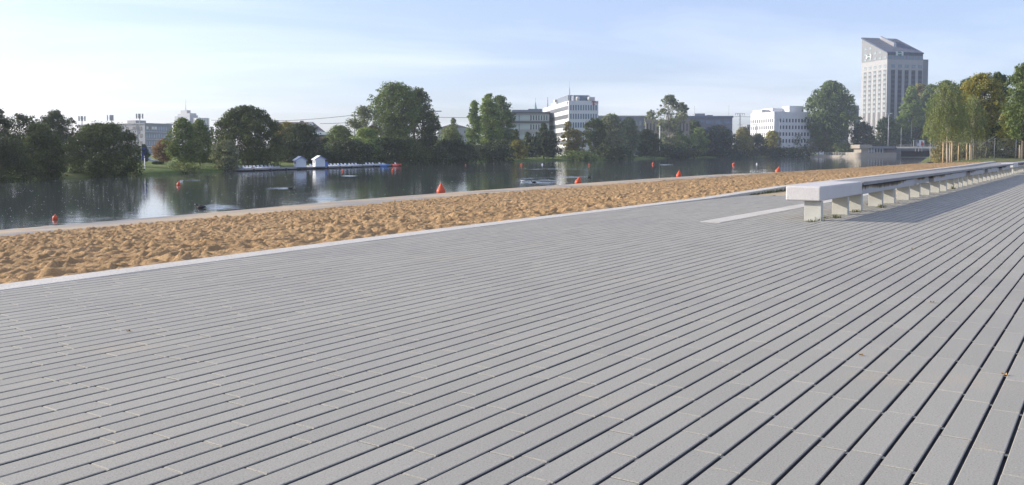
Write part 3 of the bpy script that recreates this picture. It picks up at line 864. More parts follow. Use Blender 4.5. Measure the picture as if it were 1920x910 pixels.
# --- distant tower block with stepped top and mast
def far_block():
    c, rz, LA, LB = corner_frame(373, 800, 334.5, 830, 394)
    r = empty('tower_block', c, rz)
    tag(r, 'distant pale tower block with stepped roof and a thin mast', 'building')
    Z = z_at(373, 221, 800)
    mb = MB(); mb.box(0, LB, 0, LA, -2, Z); mb.box(-2, LB * .55, LA * .3, LA + 2, -2, Z + 2.5); mb.build('wall', M['blue_grey'], r)
    mb = MB(); mb.box(-1, LB * .5, LA * .35, LA * .95, Z + 2.5, Z + 4.5); mb.box(0, LB * .35, LA * .55, LA * .85, Z + 4.5, Z + 7.5); mb.build('roof_storey', M['grey_wall'], r)
    mb = MB(); mb.tube([(LB * .2, LA * .7, Z + 7.5), (LB * .2, LA * .7, Z + 17.5)], [.35, .15], 5); mb.build('mast', M['pole'], r)
    for i in range(5): slab('facade_rib', r, M['offwhite'], 'rib', (LB * (.1 + .2 * i), 0, Z / 2), (.5, .5, Z))
    for i in range(4): slab('balcony_column', r, M['offwhite'], 'balc', (0, LA * (.12 + .24 * i), Z / 2), (.5, 2.2, Z * .98))
far_block()

# --- old house with tiled roof behind the trees
def old_house():
    Y = 330; a = wp(508, HOR, Y); b = wp(598, HOR, Y); L = b.x - a.x
    r = empty('tiled_house', (a.x, Y, GZ)); tag(r, 'old brick house with brown tiled gable roof and chimney behind the dark trees', 'house')
    Ze = z_at(590, 248, Y); Zr = z_at(560, 228, Y)
    mb = MB(); mb.box(0, L, 0, 12, -2, Ze); mb.build('wall', M['brick'], r)
    mb = MB(); mb.add([(-.3, -.4, Ze), (L + .3, -.4, Ze), (L + .3, 12.4, Ze), (-.3, 12.4, Ze), (0, 6, Zr), (L - 3.4, 6, Zr)], [(0, 1, 5, 4), (1, 2, 5), (2, 3, 4, 5), (3, 0, 4), (3, 2, 1, 0)])
    rf = mb.build('roof', M['tile_roof'], r)
    mb = MB(); mb.box(L * .60, L * .66, 1.0, 2.4, Ze, Zr + .3); mb.build('chimney', M['brick'], rf)
    mb = MB(); mb.prism([(L * .70, Ze), (L * .98, Ze), (L * .80, Zr - .2)], 1, -.7, 5); mb.build('gable', M['offwhite'], r)
    for i in range(4): slab('window', r, M['glass'], 'ohpane', (L * (.12 + .22 * i), 0, Ze - 2), (1.2, .16, 1.6))
old_house()
r, L, Z = flat_block('low_hall', 'low dark hall with bright white roof edge behind the two boat huts', 566, 622, 253, 240, M['brick'], 2, 0)
mb = MB(); mb.box(-.6, L + .6, -.6, 12, Z, Z + .75); mb.build('roof_edge', M['white_paint'], r)
mb = MB(); mb.box(L * .45, L * .6, 1, 4, Z + .75, Z + 1.1); mb.build('skylight', M['glass_pale'], r)
for i in range(2): slab('window', r, M['glass_pale'], 'hpane', (L * (.62 + .2 * i), 0, Z - 3.0), (1.7, .16, 1.4))

# --- church spire
Y = 800; q = wp(1004, HOR, Y)
r = empty('church', (q.x, q.y, GZ)); tag(r, 'slim green copper church spire beyond the glazed office', 'church')
zb, zt_ = z_at(1004, 214, Y), z_at(1004, 191, Y)
mb = MB(); mb.box(-2.6, 2.6, -2.6, 2.6, -1, zb); mb.build('bell_tower', M['beige'], r)
mb = MB(); mb.lathe([(2.9, zb), (1.5, zb + (zt_ - zb) * .35), (.12, zt_)], 8); sp = mb.build('spire', M['copper'], r)
mb = MB(); mb.tube([(0, 0, zt_), (0, 0, zt_ + 3.2)], .1, 5); mb.build('finial', M['dark_grey'], sp)
mb = MB(); mb.box(-2.6, 2.6, 2.6, 26, -1, zb * .55); mb.build('nave', M['beige'], r)

# --- bits of buildings beside the big tree and the tower
r, L, Z = flat_block('stair_wing', 'narrow pale glazed wing beside the left edge of the stone tower', 1600, 1611, 223, 505, M['grey_wall'], 4, 0, depth=8)
for k in range(8): slab('window', r, M['glass_pale'], 'swpane', (L * .5, 0, Z - 2 - 2.3 * k), (L * .7, .16, 1.4))
r, L, Z = flat_block('grey_annex', 'dark grey block peeping out between the big round tree and the tower', 1560, 1609, 198, 600, M['mid_grey'], 5, 0, depth=8)
for k in range(7): slab('window', r, M['glass'], 'gapane', (L * .8, 0, Z - 3 - 3.2 * k), (L * .3, .16, 1.6))
r, L, Z = flat_block('small_block', 'small grey block beside the railway mast', 1400, 1406, 234, 520, M['grey_wall'], 3, 0, depth=6)
slab('window', r, M['glass'], 'sbpane', (L * .5, 0, Z - 2.2), (L * .5, .16, 1.4))
r, L, Z = flat_block('brick_house', 'dark red roofed house half hidden behind the bush left of the big poplar', 628, 648, 248, 330, M['brick'], 2, 0, depth=9)
mb = MB(); gable(mb, -.3, L + .3, -.3, 9.3, Z, Z + 2.6); mb.build('roof', M['tile_roof'], r)
slab('window', r, M['glass'], 'bhpane', (L * .5, 0, Z - 2), (1.0, .16, 1.4))
r, L, Z = flat_block('grey_shed', 'low dark roofed house far behind between the two poplar groups', 822, 880, 240, 520, M['grey_wall'], 2, 0, depth=12)
mb = MB(); gable(mb, -.3, L + .3, -.3, 12.3, Z, Z + 2.4); mb.build('roof', M['tile_roof'], r)
for i in range(4): slab('window', r, M['glass'], 'gspane', (L * (.14 + .24 * i), 0, Z - 2.4), (1.1, .16, 1.5))

# --- bridge, quay and pavilion at the far end of the lake
YB = 450
def bridge():
    a = gp(1683, 300, WATER); x0 = wp(1681, HOR, YB).x; x1 = wp(1790, HOR, YB).x
    zt2 = wp(1700, 277.2, YB).z; zt1 = wp(1700, 280, YB).z; zr = wp(1700, 271.5, YB).z
    r = empty('road_bridge', (x0, YB, WATER), R(-24)); tag(r, 'low concrete road bridge with metal railing at the far end of the lake', 'bridge')
    L = x1 - x0; b0 = WATER
    mb = MB(); mb.box(0, L, 0, 12, zt1 - b0, zt2 - b0); mb.box(-.3, L, -.5, 12.5, zt2 - b0, zt2 - b0 + .45); mb.build('deck', M['offwhite'], r)
    mb = MB(); mb.box(2, L, 1.2, 11, zt1 - b0 - .9, zt1 - b0); mb.build('girder', M['mid_grey'], r)
    k = solve_len((x0, YB), (1, 0), 1738) ; k2 = L
    mb = MB(); mb.box(k, L, .6, 12, -1, zt1 - b0 - .9); mb.build('abutment', M['offwhite'], r)
    mb = MB(); mb.box(-9, 1.9, .6, 12, -1, zt1 - b0); mb.build('abutment', M['mid_grey'], r)
    ra = MB(); n_ = int(L / 1.6)
    for i in range(n_ + 1): ra.box(L * i / n_ - .05, L * i / n_ + .05, -.35, -.25, zt2 - b0 + .45, zr - b0)
    for h in (.98, .5): 
        z = zt2 - b0 + .45 + (zr - zt2 - .45) * h; ra.box(0, L, -.34, -.26, z - .05, z + .05)
    ra.build('railing', M['pole'], r)
    mb = MB(); mb.box(k * 1.18, L, -.1, 1.4, zt2 - b0 + .45, zr - b0 - .2); mb.build('parapet', M['offwhite'], r)
    mb = MB(); mb.box(0, L, -.2, .2, -.05, .25); mb.build('pile_beam', M['mid_grey'], r)
    mb = MB(); mb.box(2, L, 13, 14, -2, zt1 - b0 - .2); mb.build('opening_shade', M['rubber'], r)  # black sheet stands in for the darkness under the deck
bridge()
def billboard():
    Y = YB - 9; a = wp(1713, 275, Y); b = wp(1733.5, 262.5, Y); W = b.x - a.x; H = b.z - a.z
    r = empty('billboard', (a.x, Y, a.z)); tag(r, 'double billboard with a dark and a pink poster above the bridge railing', 'billboard')
    mb = MB(); mb.box(0, W, 0, .35, 0, H); mb.build('frame', M['pole'], r)
    for i, cols in enumerate((('dark_grey', 'grey_wall', 'white_paint'), ('white_paint', 'red', 'grey_wall'))):
        w0 = W * (.03 + .48 * i); w = W * .455
        mb = MB(); mb.box(w0, w0 + w, -.06, 0, H * .06, H * .94, 0)
        mb.prism([(w0 + w * .3, H * .12), (w0 + w * .7, H * .10), (w0 + w * .82, H * .5), (w0 + w * .6, H * .82), (w0 + w * .38, H * .72)], 1, -.09, -.055, 1)
        mb.prism([(w0 + w * .66, H * .10), (w0 + w * .96, H * .14), (w0 + w * .9, H * .62), (w0 + w * .72, H * .4)], 1, -.12, -.085, 1 if i else 2)
        mb.build('poster', [M[c] for c in cols], r)
    mb = MB()
    for u in (.2, .5, .8): mb.box(W * u - .1, W * u + .1, .05, .3, -2.5, 0)
    mb.build('support', M['pole'], r)
billboard()
def pavilion():
    Y = YB - 4; a = wp(1605, HOR, Y); L = wp(1681, HOR, Y).x - a.x
    r = empty('lakeside_pavilion', (a.x, Y, WATER)); tag(r, 'flat-roofed concrete pavilion on a rounded plinth at the left end of the bridge', 'building')
    zz = lambda py: wp(1640, py, Y).z - WATER
    mb = MB()
    arc = [(3.2 - 3.2 * math.cos(t), -3.2 * math.sin(t)) for t in np.linspace(0, math.pi / 2, 8)]
    mb.prism([(p[0], p[1] + 3.2) for p in arc] + [(L, 0.0), (L, 14), (0, 14)], 2, -.4, zz(286.3)); mb.build('plinth', M['beige'], r)
    mb = MB(); mb.box(L * .17, L * .34, 2.2, 12, zz(286.3), zz(278.5)); mb.build('stair_block', M['beige'], r)
    mb = MB(); mb.box(L * .34, L * .99, 3.0, 12, zz(286.3), zz(278.8)); mb.build('wall', M['brick'], r)
    mb = MB(); mb.box(L * .10, L * .41, .6, 12.5, zz(278.5), zz(271.5)); mb.build('canopy', M['beige'], r)
    mb = MB(); mb.box(L * .41, L * 1.0, 1.2, 12.5, zz(278.8), zz(274.3)); mb.build('roof', M['mid_grey'], r)
    for i in range(5): slab('window', r, M['glass_pale'] if i < 2 else M['glass'], 'pvpane%d' % (i < 2), (L * (.40 + .07 * i), 2.95, (zz(285.6) + zz(279.6)) / 2), (L * .055, .2, zz(279.8) - zz(285.4)))
    for i in range(6): slab('column', r, M['white_paint'], 'pvcol', (L * (.365 + .07 * i), 2.8, (zz(286.3) + zz(278.8)) / 2), (.28, .3, zz(278.8) - zz(286.3)))
    slab('door', r, M['dark_grey'], 'pvdoor', (L * .80, 2.95, (zz(286.3) + zz(279.5)) / 2), (1.3, .2, zz(279.5) - zz(286.3)))
pavilion()
# quay wall with railing, left of the pavilion
def quay():
    a = wp(1500, HOR, 478); b = wp(1606, HOR, 452); d = Vector((b.x - a.x, b.y - a.y, 0)); L = d.length
    r = empty('quay_wall', (a.x, a.y, WATER), math.atan2(d.y, d.x)); tag(r, 'pale sloping quay wall below the big round tree', 'wall')
    h = wp(1550, 291.0, 460).z - WATER
    mb = MB(); mb.prism([(-1.2, -.5), (0, h), (2.5, h), (2.5, -.5)], 0, 0, L); mb.build('wall_face', M['beige'], r)
    r2 = empty('quay_railing', (a.x, a.y, WATER + h), math.atan2(d.y, d.x)); tag(r2, 'long pale metal railing along the quay below the big round tree', 'railing')
    ra = MB()
    for i in range(int(L / 1.5) + 1): ra.box(i * 1.5 - .05, i * 1.5 + .05, .45, .55, 0, 1.35)
    for z in (1.35, .9, .45): ra.box(0, L, .46, .54, z - .04, z + .04)
    ra.build('bars', M['offwhite'], r2)
    for k in (.34, .40):
        mb = MB(); mb.box(L * k, L * k + .9, .2, .5, 0.1, 1.5); mb.build('panel', M['white_paint'], r2)
quay()
# ------------------------------------------------------------------ trees
G3 = lambda a, b, c: [(.30, a), (.55, b), (.82, c)]
FOL = {
 'dark':   foliage('dark_green_leaves', G3((.022, .034, .014), (.036, .055, .020), (.060, .078, .024)), .22, 1.25),
 'deep':   foliage('deep_green_leaves', G3((.030, .044, .016), (.050, .072, .022), (.082, .102, .030)), .26, 1.4),
 'mid':    foliage('mid_green_leaves', G3((.044, .064, .022), (.072, .100, .032), (.112, .138, .046)), .30),
 'fresh':  foliage('fresh_green_leaves', G3((.060, .088, .026), (.100, .138, .038), (.145, .180, .052)), .34),
 'grey':   foliage('grey_green_leaves', G3((.066, .080, .046), (.105, .122, .070), (.160, .172, .104)), .28),
 'willow': foliage('yellow_green_leaves', G3((.072, .094, .038), (.108, .130, .055), (.155, .172, .085)), .36),
 'yellow': foliage('yellowing_leaves', G3((.075, .080, .020), (.135, .135, .030), (.210, .175, .040)), .34),
 'rust':   foliage('rust_brown_leaves', G3((.070, .042, .022), (.115, .066, .032), (.150, .100, .044)), .28),
 'olive':  foliage('olive_brown_leaves', G3((.060, .058, .020), (.105, .098, .030), (.165, .140, .044)), .30),
}
PROFS = {
 'round':  [(0, .45), (.15, .8), (.4, 1.0), (.65, .95), (.85, .68), (1, .22)],
 'dome':   [(0, .92), (.25, 1.0), (.5, .98), (.75, .78), (.92, .45), (1, .15)],
 'oval':   [(0, .45), (.2, .8), (.45, 1.0), (.7, .86), (.88, .55), (1, .18)],
 'poplar': [(0, .7), (.2, .95), (.45, 1.0), (.7, .72), (.88, .42), (1, .10)],
 'top':    [(0, .35), (.25, .62), (.5, .92), (.72, 1.0), (.9, .70), (1, .25)],
 'cone':   [(0, 1.0), (.3, .85), (.6, .52), (.85, .22), (1, .05)],
 'hedge':  [(0, 1.0), (.4, 1.0), (.75, .85), (1, .45)],
 'fan':    [(0, .25), (.3, .6), (.6, 1.0), (.8, .85), (1, .3)],
}
def leaf_mesh(name, C, Nn, size, mat, tint, r):
    n = len(C)
    Nn = Nn / (np.linalg.norm(Nn, axis=1, keepdims=True) + 1e-9)
    q = r.normal(size=(n, 3)); T = np.cross(Nn, q); T /= (np.linalg.norm(T, axis=1, keepdims=True) + 1e-9)
    B = np.cross(Nn, T)
    s = size * (.6 + .8 * r.random(n))[:, None]
    k = (.45 + .3 * r.random(n))[:, None]
    bend = Nn * s * (r.random((n, 1)) - .5) * .7
    V = np.stack([C + T * s, C + B * s * k + bend, C - T * s, C - B * s * k + bend], 1).reshape(-1, 3)
    F = np.arange(4 * n).reshape(-1, 4)
    me = np_mesh(name, V, F, mat); face_attr(me, 'tint', tint)
    return me
def crown_points(r, W, H, z0, prof, nb, br, n, thick=.8, fill=.25, depth=.8):
    """leaf points gathered in clumps whose centres fill a profile; returns points, normals, tints and clump centres"""
    P = PROFS[prof]; pt = np.array([p[0] for p in P]); pr = np.array([p[1] for p in P])
    cs = []
    for i in range(nb * 4):
        t = r.random() ** .85; rad = np.interp(t, pt, pr) * W / 2
        b = W * br * (.6 + .8 * r.random()) * (.7 + .3 * np.interp(t, pt, pr))
        a = r.random() * 2 * math.pi; f = r.random() ** .38
        lim = max(rad - b * .72, rad * .22)
        z = z0 + t * H; z = min(z, z0 + H - b * .70); z = max(z, z0 + b * .35)
        cs.append((math.cos(a) * f * lim, math.sin(a) * f * lim * depth, z, b, r.random()))
        if len(cs) >= nb: break
    for i in range(int(nb * .9)):                            # sprigs that stick out of the outline
        t = .08 + .92 * r.random() ** .8; rad = np.interp(t, pt, pr) * W / 2; b = W * br * (.22 + .34 * r.random()); a = r.random() * 2 * math.pi
        rad = rad * (.86 + .17 * r.random()); cs.append((math.cos(a) * rad, math.sin(a) * rad * depth, max(z0 + b, z0 + t * H - b * .3), b, r.random()))
    cs = np.array(cs)
    w = cs[:, 3] ** 1.7; w /= w.sum()
    idx = r.choice(len(cs), n, p=w)
    d = r.normal(size=(n, 3)); d /= np.linalg.norm(d, axis=1, keepdims=True)
    rr = (.38 + .62 * r.random(n) ** .45) * (1 + .18 * r.normal(size=n))
    b = cs[idx, 3]
    C = cs[idx, :3] + d * (rr * b)[:, None] * np.array([1, 1, thick])
    Nn = d * .95 + r.normal(size=(n, 3)) * .5 + np.array([0, 0, .35])
    nf = int(n * fill)                                       # loose leaves between the clumps
    t = r.random(nf) ** .9; a = r.random(nf) * 2 * math.pi; f = np.sqrt(r.random(nf)) * np.interp(t, pt, pr) * W / 2 * .86
    C[:nf] = np.stack([np.cos(a) * f, np.sin(a) * f * depth, z0 + t * H * .94], 1); Nn[:nf] = r.normal(size=(nf, 3)) + np.array([0, 0, .4])
    tint = np.clip(.5 * cs[idx, 4] + .5 * r.random(n), 0, 1)
    return C, Nn, tint, cs
def limb(mb, p0, p1, r0, r1, r, n=5):
    p0 = np.array(p0); p1 = np.array(p1); L = np.linalg.norm(p1 - p0)
    pts = []
    for i in range(n):
        t = i / (n - 1); q = p0 * (1 - t) + p1 * t + r.normal(size=3) * L * .035 * math.sin(t * math.pi)
        q[2] += L * .10 * math.sin(t * math.pi); pts.append(tuple(q))
    mb.tube(pts, [r0 * (1 - i / (n - 1)) + r1 * i / (n - 1) for i in range(n)], 6)
SEED = [100]
def tree(name, label, pxl, pxr, top, Y, fol, prof='round', cb=.1, nb=50, br=.16, dens=1.0, base=None, leafpx=2.7, cat='tree', group=None, bark='bark', stems=1, limbs=8, depth=.8, lean=0.0):
    SEED[0] += 1; r = np.random.default_rng(SEED[0])
    xm = (pxl + pxr) / 2; q = wp(xm, top, Y); W = (pxr - pxl) / FPX * Y * 1.08
    bz = base if base is not None else GZ - .4
    H = q.z - bz
    root = empty(name, (q.x, q.y, bz)); tag(root, label, cat, group)
    size = leafpx / FPX * Y * .62
    n = int(dens * 13 * (pxr - pxl) * (H * FPX / Y) * (1 - cb) / leafpx ** 2)
    n = max(500, min(n, 60000))
    C, Nn, ti, cs = crown_points(r, W, H * (1 - cb), H * cb, prof, nb, br, n, depth=depth, fill=.08 if dens < .7 else .20)
    link('crown' if cat == 'tree' else 'foliage', leaf_mesh(name + '_leaves', C, Nn, size, FOL[fol], ti, r), root)
    mb = MB(); tr = max(.07, H * .017)
    for s_ in range(stems):
        sx = 0 if stems == 1 else (s_ - (stems - 1) / 2) * W * .10
        ex = sx * 2.6 + lean * W
        n_ = 6; pts = []
        for i in range(n_):
            t = i / (n_ - 1); pts.append((sx + (ex - sx) * t + r.normal() * tr * .5 * (t > 0), r.normal() * tr * .5 * (t > 0), -.8 + (H * .82 + .8) * t))
        mb.tube(pts, [tr / stems ** .5 * (1.25 - 1.1 * i / (n_ - 1)) for i in range(n_)], 7)
        for c in cs[r.choice(len(cs), min(limbs, len(cs)), replace=False)]:
            t = min(max((c[2] / H) * .65, cb * .8 + .05), .75); i = t * (n_ - 1) * 1.0
            p = np.array([np.interp(t, [0, 1], [sx, ex]), 0, t * H * .82])
            limb(mb, p, c[:3], tr * .42, tr * .10, r)
    mb.build('trunk' if cat == 'tree' else 'stems', M[bark], root)
    return root
def weeping(name, label, pxl, pxr, top, Y, fol, base, strands=120, per=36, leafpx=2.0, cb=.12, bark='bark_pale', cat='tree', top_frac=.5, trunk_r=.10):
    """birch or willow: an airy dome of hanging twigs"""
    SEED[0] += 1; r = np.random.default_rng(SEED[0])
    xm = (pxl + pxr) / 2; q = wp(xm, top, Y); W = (pxr - pxl) / FPX * Y; H = q.z - base
    root = empty(name, (q.x, q.y, base)); tag(root, label, cat)
    size = leafpx / FPX * Y * .6
    pts = []; ti = []; mb = MB(); ends = []
    for s_ in range(strands):
        h = H * (top_frac + (1 - top_frac) * r.random()); a = r.random() * 2 * math.pi
        rad = W / 2 * math.sqrt(max(.03, 1 - ((h / H - .55) / .47) ** 2)) * (.25 + .75 * r.random() ** .6)
        x, y = math.cos(a) * rad, math.sin(a) * rad * .8
        L = min(h - H * cb, H * (.16 + .36 * r.random()))
        t = np.sort(r.random(per)); sw = r.normal(size=2) * .06 * L
        arch = .07 * H * (1 - (1 - np.minimum(t * 3, 1)) ** 2)
        u = np.stack([x * (.82 + .26 * t) + sw[0] * t, y * (.82 + .26 * t) + sw[1] * t, h - t * L + .02 * H * np.sin(t * 3)], 1) + r.normal(size=(per, 3)) * size * .9
        pts.append(u); ti.append(np.full(per, r.random()) * .5 + .5 * r.random(per)); ends.append((x * .82, y * .82, h))
    C = np.concatenate(pts); n = len(C)
    Nn = r.normal(size=(n, 3)) + np.array([0, 0, .1]) + C * np.array([1, 1, 0]) / (W / 2) * .6
    link('crown', leaf_mesh(name + '_leaves', C, Nn, size, FOL[fol], np.concatenate(ti), r), root)
    n_ = 7; tp = [(r.normal() * .06, r.normal() * .06, -.4 + (H * .93 + .4) * i / (n_ - 1)) for i in range(n_)]
    mb.tube(tp, [trunk_r * (1.2 - 1.05 * i / (n_ - 1)) for i in range(n_)], 7)
    for e in [ends[i] for i in r.choice(len(ends), min(34, len(ends)), replace=False)]:
        limb(mb, (0, 0, max(H * .25, e[2] - H * .22)), e, trunk_r * .35, trunk_r * .07, r)
    mb.build('trunk', M[bark], root)
    return root
def T(name, label, pxl, pxr, top, dY, fol, **k):
    if k.get('cat') == 'bush' and dY <= 4: dY = .7; k['base'] = -1.55
    return tree(name, label, pxl, pxr, top, shore((pxl + pxr) / 2) + dY, fol, **k)

# left bank
T('broadleaf_tree', 'dark loose-crowned tree at the left edge of the picture', -40, 24, 203, 9, 'dark', prof='oval', nb=46, br=.12, dens=.6, cb=.12, limbs=14)
T('broadleaf_tree', 'dark tree with see-through crown, second from the left edge', 8, 78, 214, 12, 'dark', prof='top', nb=44, br=.13, dens=.55, cb=.15, limbs=14)
T('broadleaf_tree', 'dark broad tree rising behind the first bushes, left of the aerials', 58, 150, 208, 26, 'dark', prof='dome', nb=60, br=.12, dens=.95, cb=.03)
T('bush', 'large dark green bush at the water below the leftmost trees', -60, 56, 256, 2, 'dark', prof='hedge', nb=40, br=.17, cb=.0, cat='bush', base=-1.4)
T('bush', 'dense dark bush left of the gap with the red parasol', 34, 116, 232, 3.5, 'deep', prof='dome', nb=60, br=.13, cb=.0, cat='bush', base=-1.4)
T('bush', 'low dark bush at the water left of the bright grass gap', 66, 121, 296, 1.2, 'dark', prof='hedge', nb=26, br=.2, cb=.0, cat='bush', base=-1.5)
T('willow', 'huge round dense willow hiding the blue-grey office', 122, 266, 231, 1.2, 'deep', prof='dome', nb=150, br=.085, cb=.0, base=-1.55, dens=1.1)
T('small_tree', 'small dark upright tree right of the round willow', 258, 280, 271, 30, 'dark', prof='poplar', nb=26, br=.2, cb=.12)
T('small_tree', 'rusty brown autumn tree left of the light green poplar', 283, 330, 262, 30, 'rust', prof='round', nb=40, br=.17, cb=.12)
T('bush', 'small dark bush below the rusty brown tree', 286, 306, 304, 24, 'dark', prof='hedge', nb=14, br=.24, cb=0, cat='bush')
T('poplar', 'light green leaning poplar in front of the distant tower block', 310, 374, 221, 6, 'mid', prof='poplar', nb=70, br=.14, cb=.03, dens=.95)
T('poplar', 'slimmer green poplar just right of the leaning poplar', 346, 402, 224, 10, 'mid', prof='poplar', nb=60, br=.15, cb=.06, dens=.9)
T('bush', 'yellowish reeds and bush on the bank below the leaning poplar', 312, 384, 306, 2, 'willow', prof='hedge', nb=30, br=.18, cb=0, cat='bush', base=-1.3, dens=.8)
T('broadleaf_tree', 'big dark domed tree left of the boat pontoon', 396, 530, 199, 6, 'deep', prof='dome', nb=150, br=.085, cb=.02, base=-1.2, dens=1.15, limbs=12)
T('bush', 'grey-green bush at the left foot of the big domed tree', 394, 448, 262, 3, 'grey', prof='dome', nb=36, br=.16, cb=0, cat='bush', base=-1.2)
T('broadleaf_tree', 'brownish green tree right behind the big domed tree', 505, 566, 229, 22, 'olive', prof='round', nb=50, br=.15, cb=.05)
T('broadleaf_tree', 'dark tree above the left boat hut', 520, 612, 232, 10, 'dark', prof='dome', nb=80, br=.12, cb=.02, base=-1.2)
T('bush', 'low dark bush behind the two boat huts', 572, 650, 284, 6, 'dark', prof='hedge', nb=40, br=.16, cb=0, cat='bush', base=-1.3)
T('broadleaf_tree', 'yellow-green small tree right of the low hall', 606, 664, 236, 24, 'mid', prof='dome', nb=50, br=.15, cb=.03)
T('airy_tree', 'thin pale tree with open crown left of the big poplar', 646, 722, 198, 16, 'grey', prof='oval', nb=46, br=.12, cb=.12, dens=.42, limbs=22, bark='bark_pale')
T('poplar', 'tallest broad poplar with several stems above the boats', 692, 788, 154, 14, 'mid', prof='top', nb=110, br=.13, cb=.14, dens=.85, limbs=18, stems=2, base=-1)
T('poplar', 'dark right half of the tall poplar group above the boats', 744, 823, 165, 17, 'deep', prof='oval', nb=84, br=.13, cb=.06, dens=.9, limbs=16, stems=2, base=-1)
T('broadleaf_tree', 'light green tree in front of the left side of the tall poplar', 652, 722, 240, 9, 'fresh', prof='dome', nb=54, br=.15, cb=.02)
T('bush', 'rust tinged bush between the pale tree and the tall poplar', 680, 716, 236, 13, 'olive', prof='dome', nb=24, br=.2, cb=.05, cat='bush')
T('bush', 'broad dark bush at the water right of the boat huts', 604, 706, 262, 4, 'dark', prof='dome', nb=70, br=.13, cb=0, cat='bush', base=-1.4)
T('bush', 'dark bush at the water under the tall poplar', 686, 800, 256, 4, 'deep', prof='dome', nb=80, br=.12, cb=0, cat='bush', base=-1.4)
T('bush', 'dark hedge at the water behind the right end of the pontoon', 730, 850, 276, 2.5, 'dark', prof='hedge', nb=60, br=.14, cb=0, cat='bush', base=-1.4)
T('bush', 'dark undergrowth closing the gap left of the big domed tree', 366, 424, 282, 26, 'dark', prof='hedge', nb=30, br=.16, cb=0, cat='bush')
T('bush', 'dark undergrowth between the big domed tree and the left boat hut', 484, 566, 276, 24, 'dark', prof='hedge', nb=44, br=.15, cb=0, cat='bush')
T('bush', 'dark undergrowth in the gap right of the tallest poplars', 792, 880, 262, 14, 'deep', prof='hedge', nb=44, br=.15, cb=0, cat='bush')
T('bush', 'dark undergrowth behind the faded red parasol', 92, 136, 288, 34, 'dark', prof='hedge', nb=24, br=.18, cb=0, cat='bush')
# middle of the far bank
T('broadleaf_tree', 'yellow-green tree in the gap between the two poplar groups', 816, 872, 238, 20, 'willow', prof='dome', nb=48, br=.15, cb=.03)
T('poplar', 'slim distant poplar in the gap between the poplar groups', 838, 862, 222, 90, 'grey', prof='poplar', nb=26, br=.2, cb=.05, dens=.6)
T('poplar', 'slender pointed poplar, leftmost of the right poplar group', 874, 904, 189, 16, 'fresh', prof='poplar', nb=44, br=.2, cb=.03, dens=.9)
T('poplar', 'tall bright poplar in the middle of the right poplar group', 890, 942, 176, 15, 'fresh', prof='poplar', nb=64, br=.16, cb=.03)
T('poplar', 'round-topped darker poplar on the right of its group', 908, 967, 180, 18, 'mid', prof='oval', nb=70, br=.15, cb=.02)
T('bush', 'dark bush at the water below the right poplar group, left half', 806, 900, 262, 3, 'dark', prof='dome', nb=64, br=.13, cb=0, cat='bush', base=-1.4)
T('bush', 'dark hedge at the water below the right poplar group, right half', 880, 966, 268, 3, 'dark', prof='hedge', nb=54, br=.14, cb=0, cat='bush', base=-1.4)
T('small_tree', 'yellowing small tree right of the poplar group', 953, 992, 262, 5, 'yellow', prof='dome', nb=36, br=.17, cb=.02)
T('conifer', 'small pointed tree before the glazed office, left of a twin', 955, 980, 243, 14, 'deep', prof='cone', nb=36, br=.2, cb=.05)
T('conifer', 'small pointed tree before the glazed office, right of a twin', 976, 1002, 247, 14, 'deep', prof='cone', nb=36, br=.2, cb=.05)
T('broadleaf_tree', 'dark round tree before the foot of the ribbon-window block', 990, 1052, 244, 6, 'dark', prof='dome', nb=70, br=.13, cb=.02, dens=1.0)
T('small_tree', 'slim dark tip standing up before the ribbon-window block', 1006, 1032, 231, 10, 'deep', prof='poplar', nb=26, br=.2, cb=.1, dens=.8)
T('small_tree', 'brownish airy tree before the corner of the ribbon-window block', 1052, 1078, 228, 8, 'olive', prof='oval', nb=34, br=.17, cb=.12, dens=.65, limbs=14, lean=.05)
T('small_tree', 'green and brown tree below the ribbon-window block windows', 1060, 1096, 243, 7, 'olive', prof='round', nb=40, br=.17, cb=.1, dens=.9)
T('broadleaf_tree', 'dark tree against the right edge of the ribbon-window block', 1094, 1136, 222, 12, 'deep', prof='top', nb=50, br=.15, cb=.08)
T('willow', 'grey-green broad willow right of the ribbon-window block', 1116, 1176, 214, 10, 'grey', prof='dome', nb=80, br=.12, cb=.03)
T('willow', 'darker grey willow close to the right of the broad willow', 1158, 1200, 220, 12, 'grey', prof='oval', nb=54, br=.15, cb=.05)
T('bush', 'low hedge of mixed green below the ribbon-window block', 1046, 1124, 283, 2.5, 'mid', prof='hedge', nb=50, br=.14, cb=0, cat='bush', base=-1.4)
T('bush', 'dark hedge at the water below the broad willow', 1112, 1190, 274, 3, 'dark', prof='hedge', nb=50, br=.14, cb=0, cat='bush', base=-1.4)
T('broadleaf_tree', 'dark low tree left of the white lamp pole', 1186, 1240, 243, 9, 'deep', prof='dome', nb=54, br=.14, cb=.02)
T('poplar', 'pale poplar top behind the beige building', 1206, 1236, 206, 75, 'grey', prof='oval', nb=40, br=.18, cb=.1, dens=.7)
T('airy_tree', 'tall open-crowned poplar before the beige building', 1228, 1282, 178, 12, 'grey', prof='oval', nb=66, br=.105, cb=.10, dens=.50, limbs=26, bark='bark_pale', base=-1)
T('airy_tree', 'thin right shoot of the open-crowned poplar', 1262, 1294, 192, 14, 'grey', prof='top', nb=34, br=.14, cb=.15, dens=.48, limbs=16, base=-1)
T('broadleaf_tree', 'green tree under the open-crowned poplar', 1238, 1308, 252, 8, 'mid', prof='dome', nb=56, br=.14, cb=.02)
T('bush', 'dark hedge at the water below the open-crowned poplar', 1200, 1312, 270, 3, 'dark', prof='hedge', nb=66, br=.12, cb=0, cat='bush', base=-1.4)
T('broadleaf_tree', 'grey-green tree before the left end of the long dark office', 1282, 1322, 226, 24, 'deep', prof='dome', nb=44, br=.15, cb=.03)
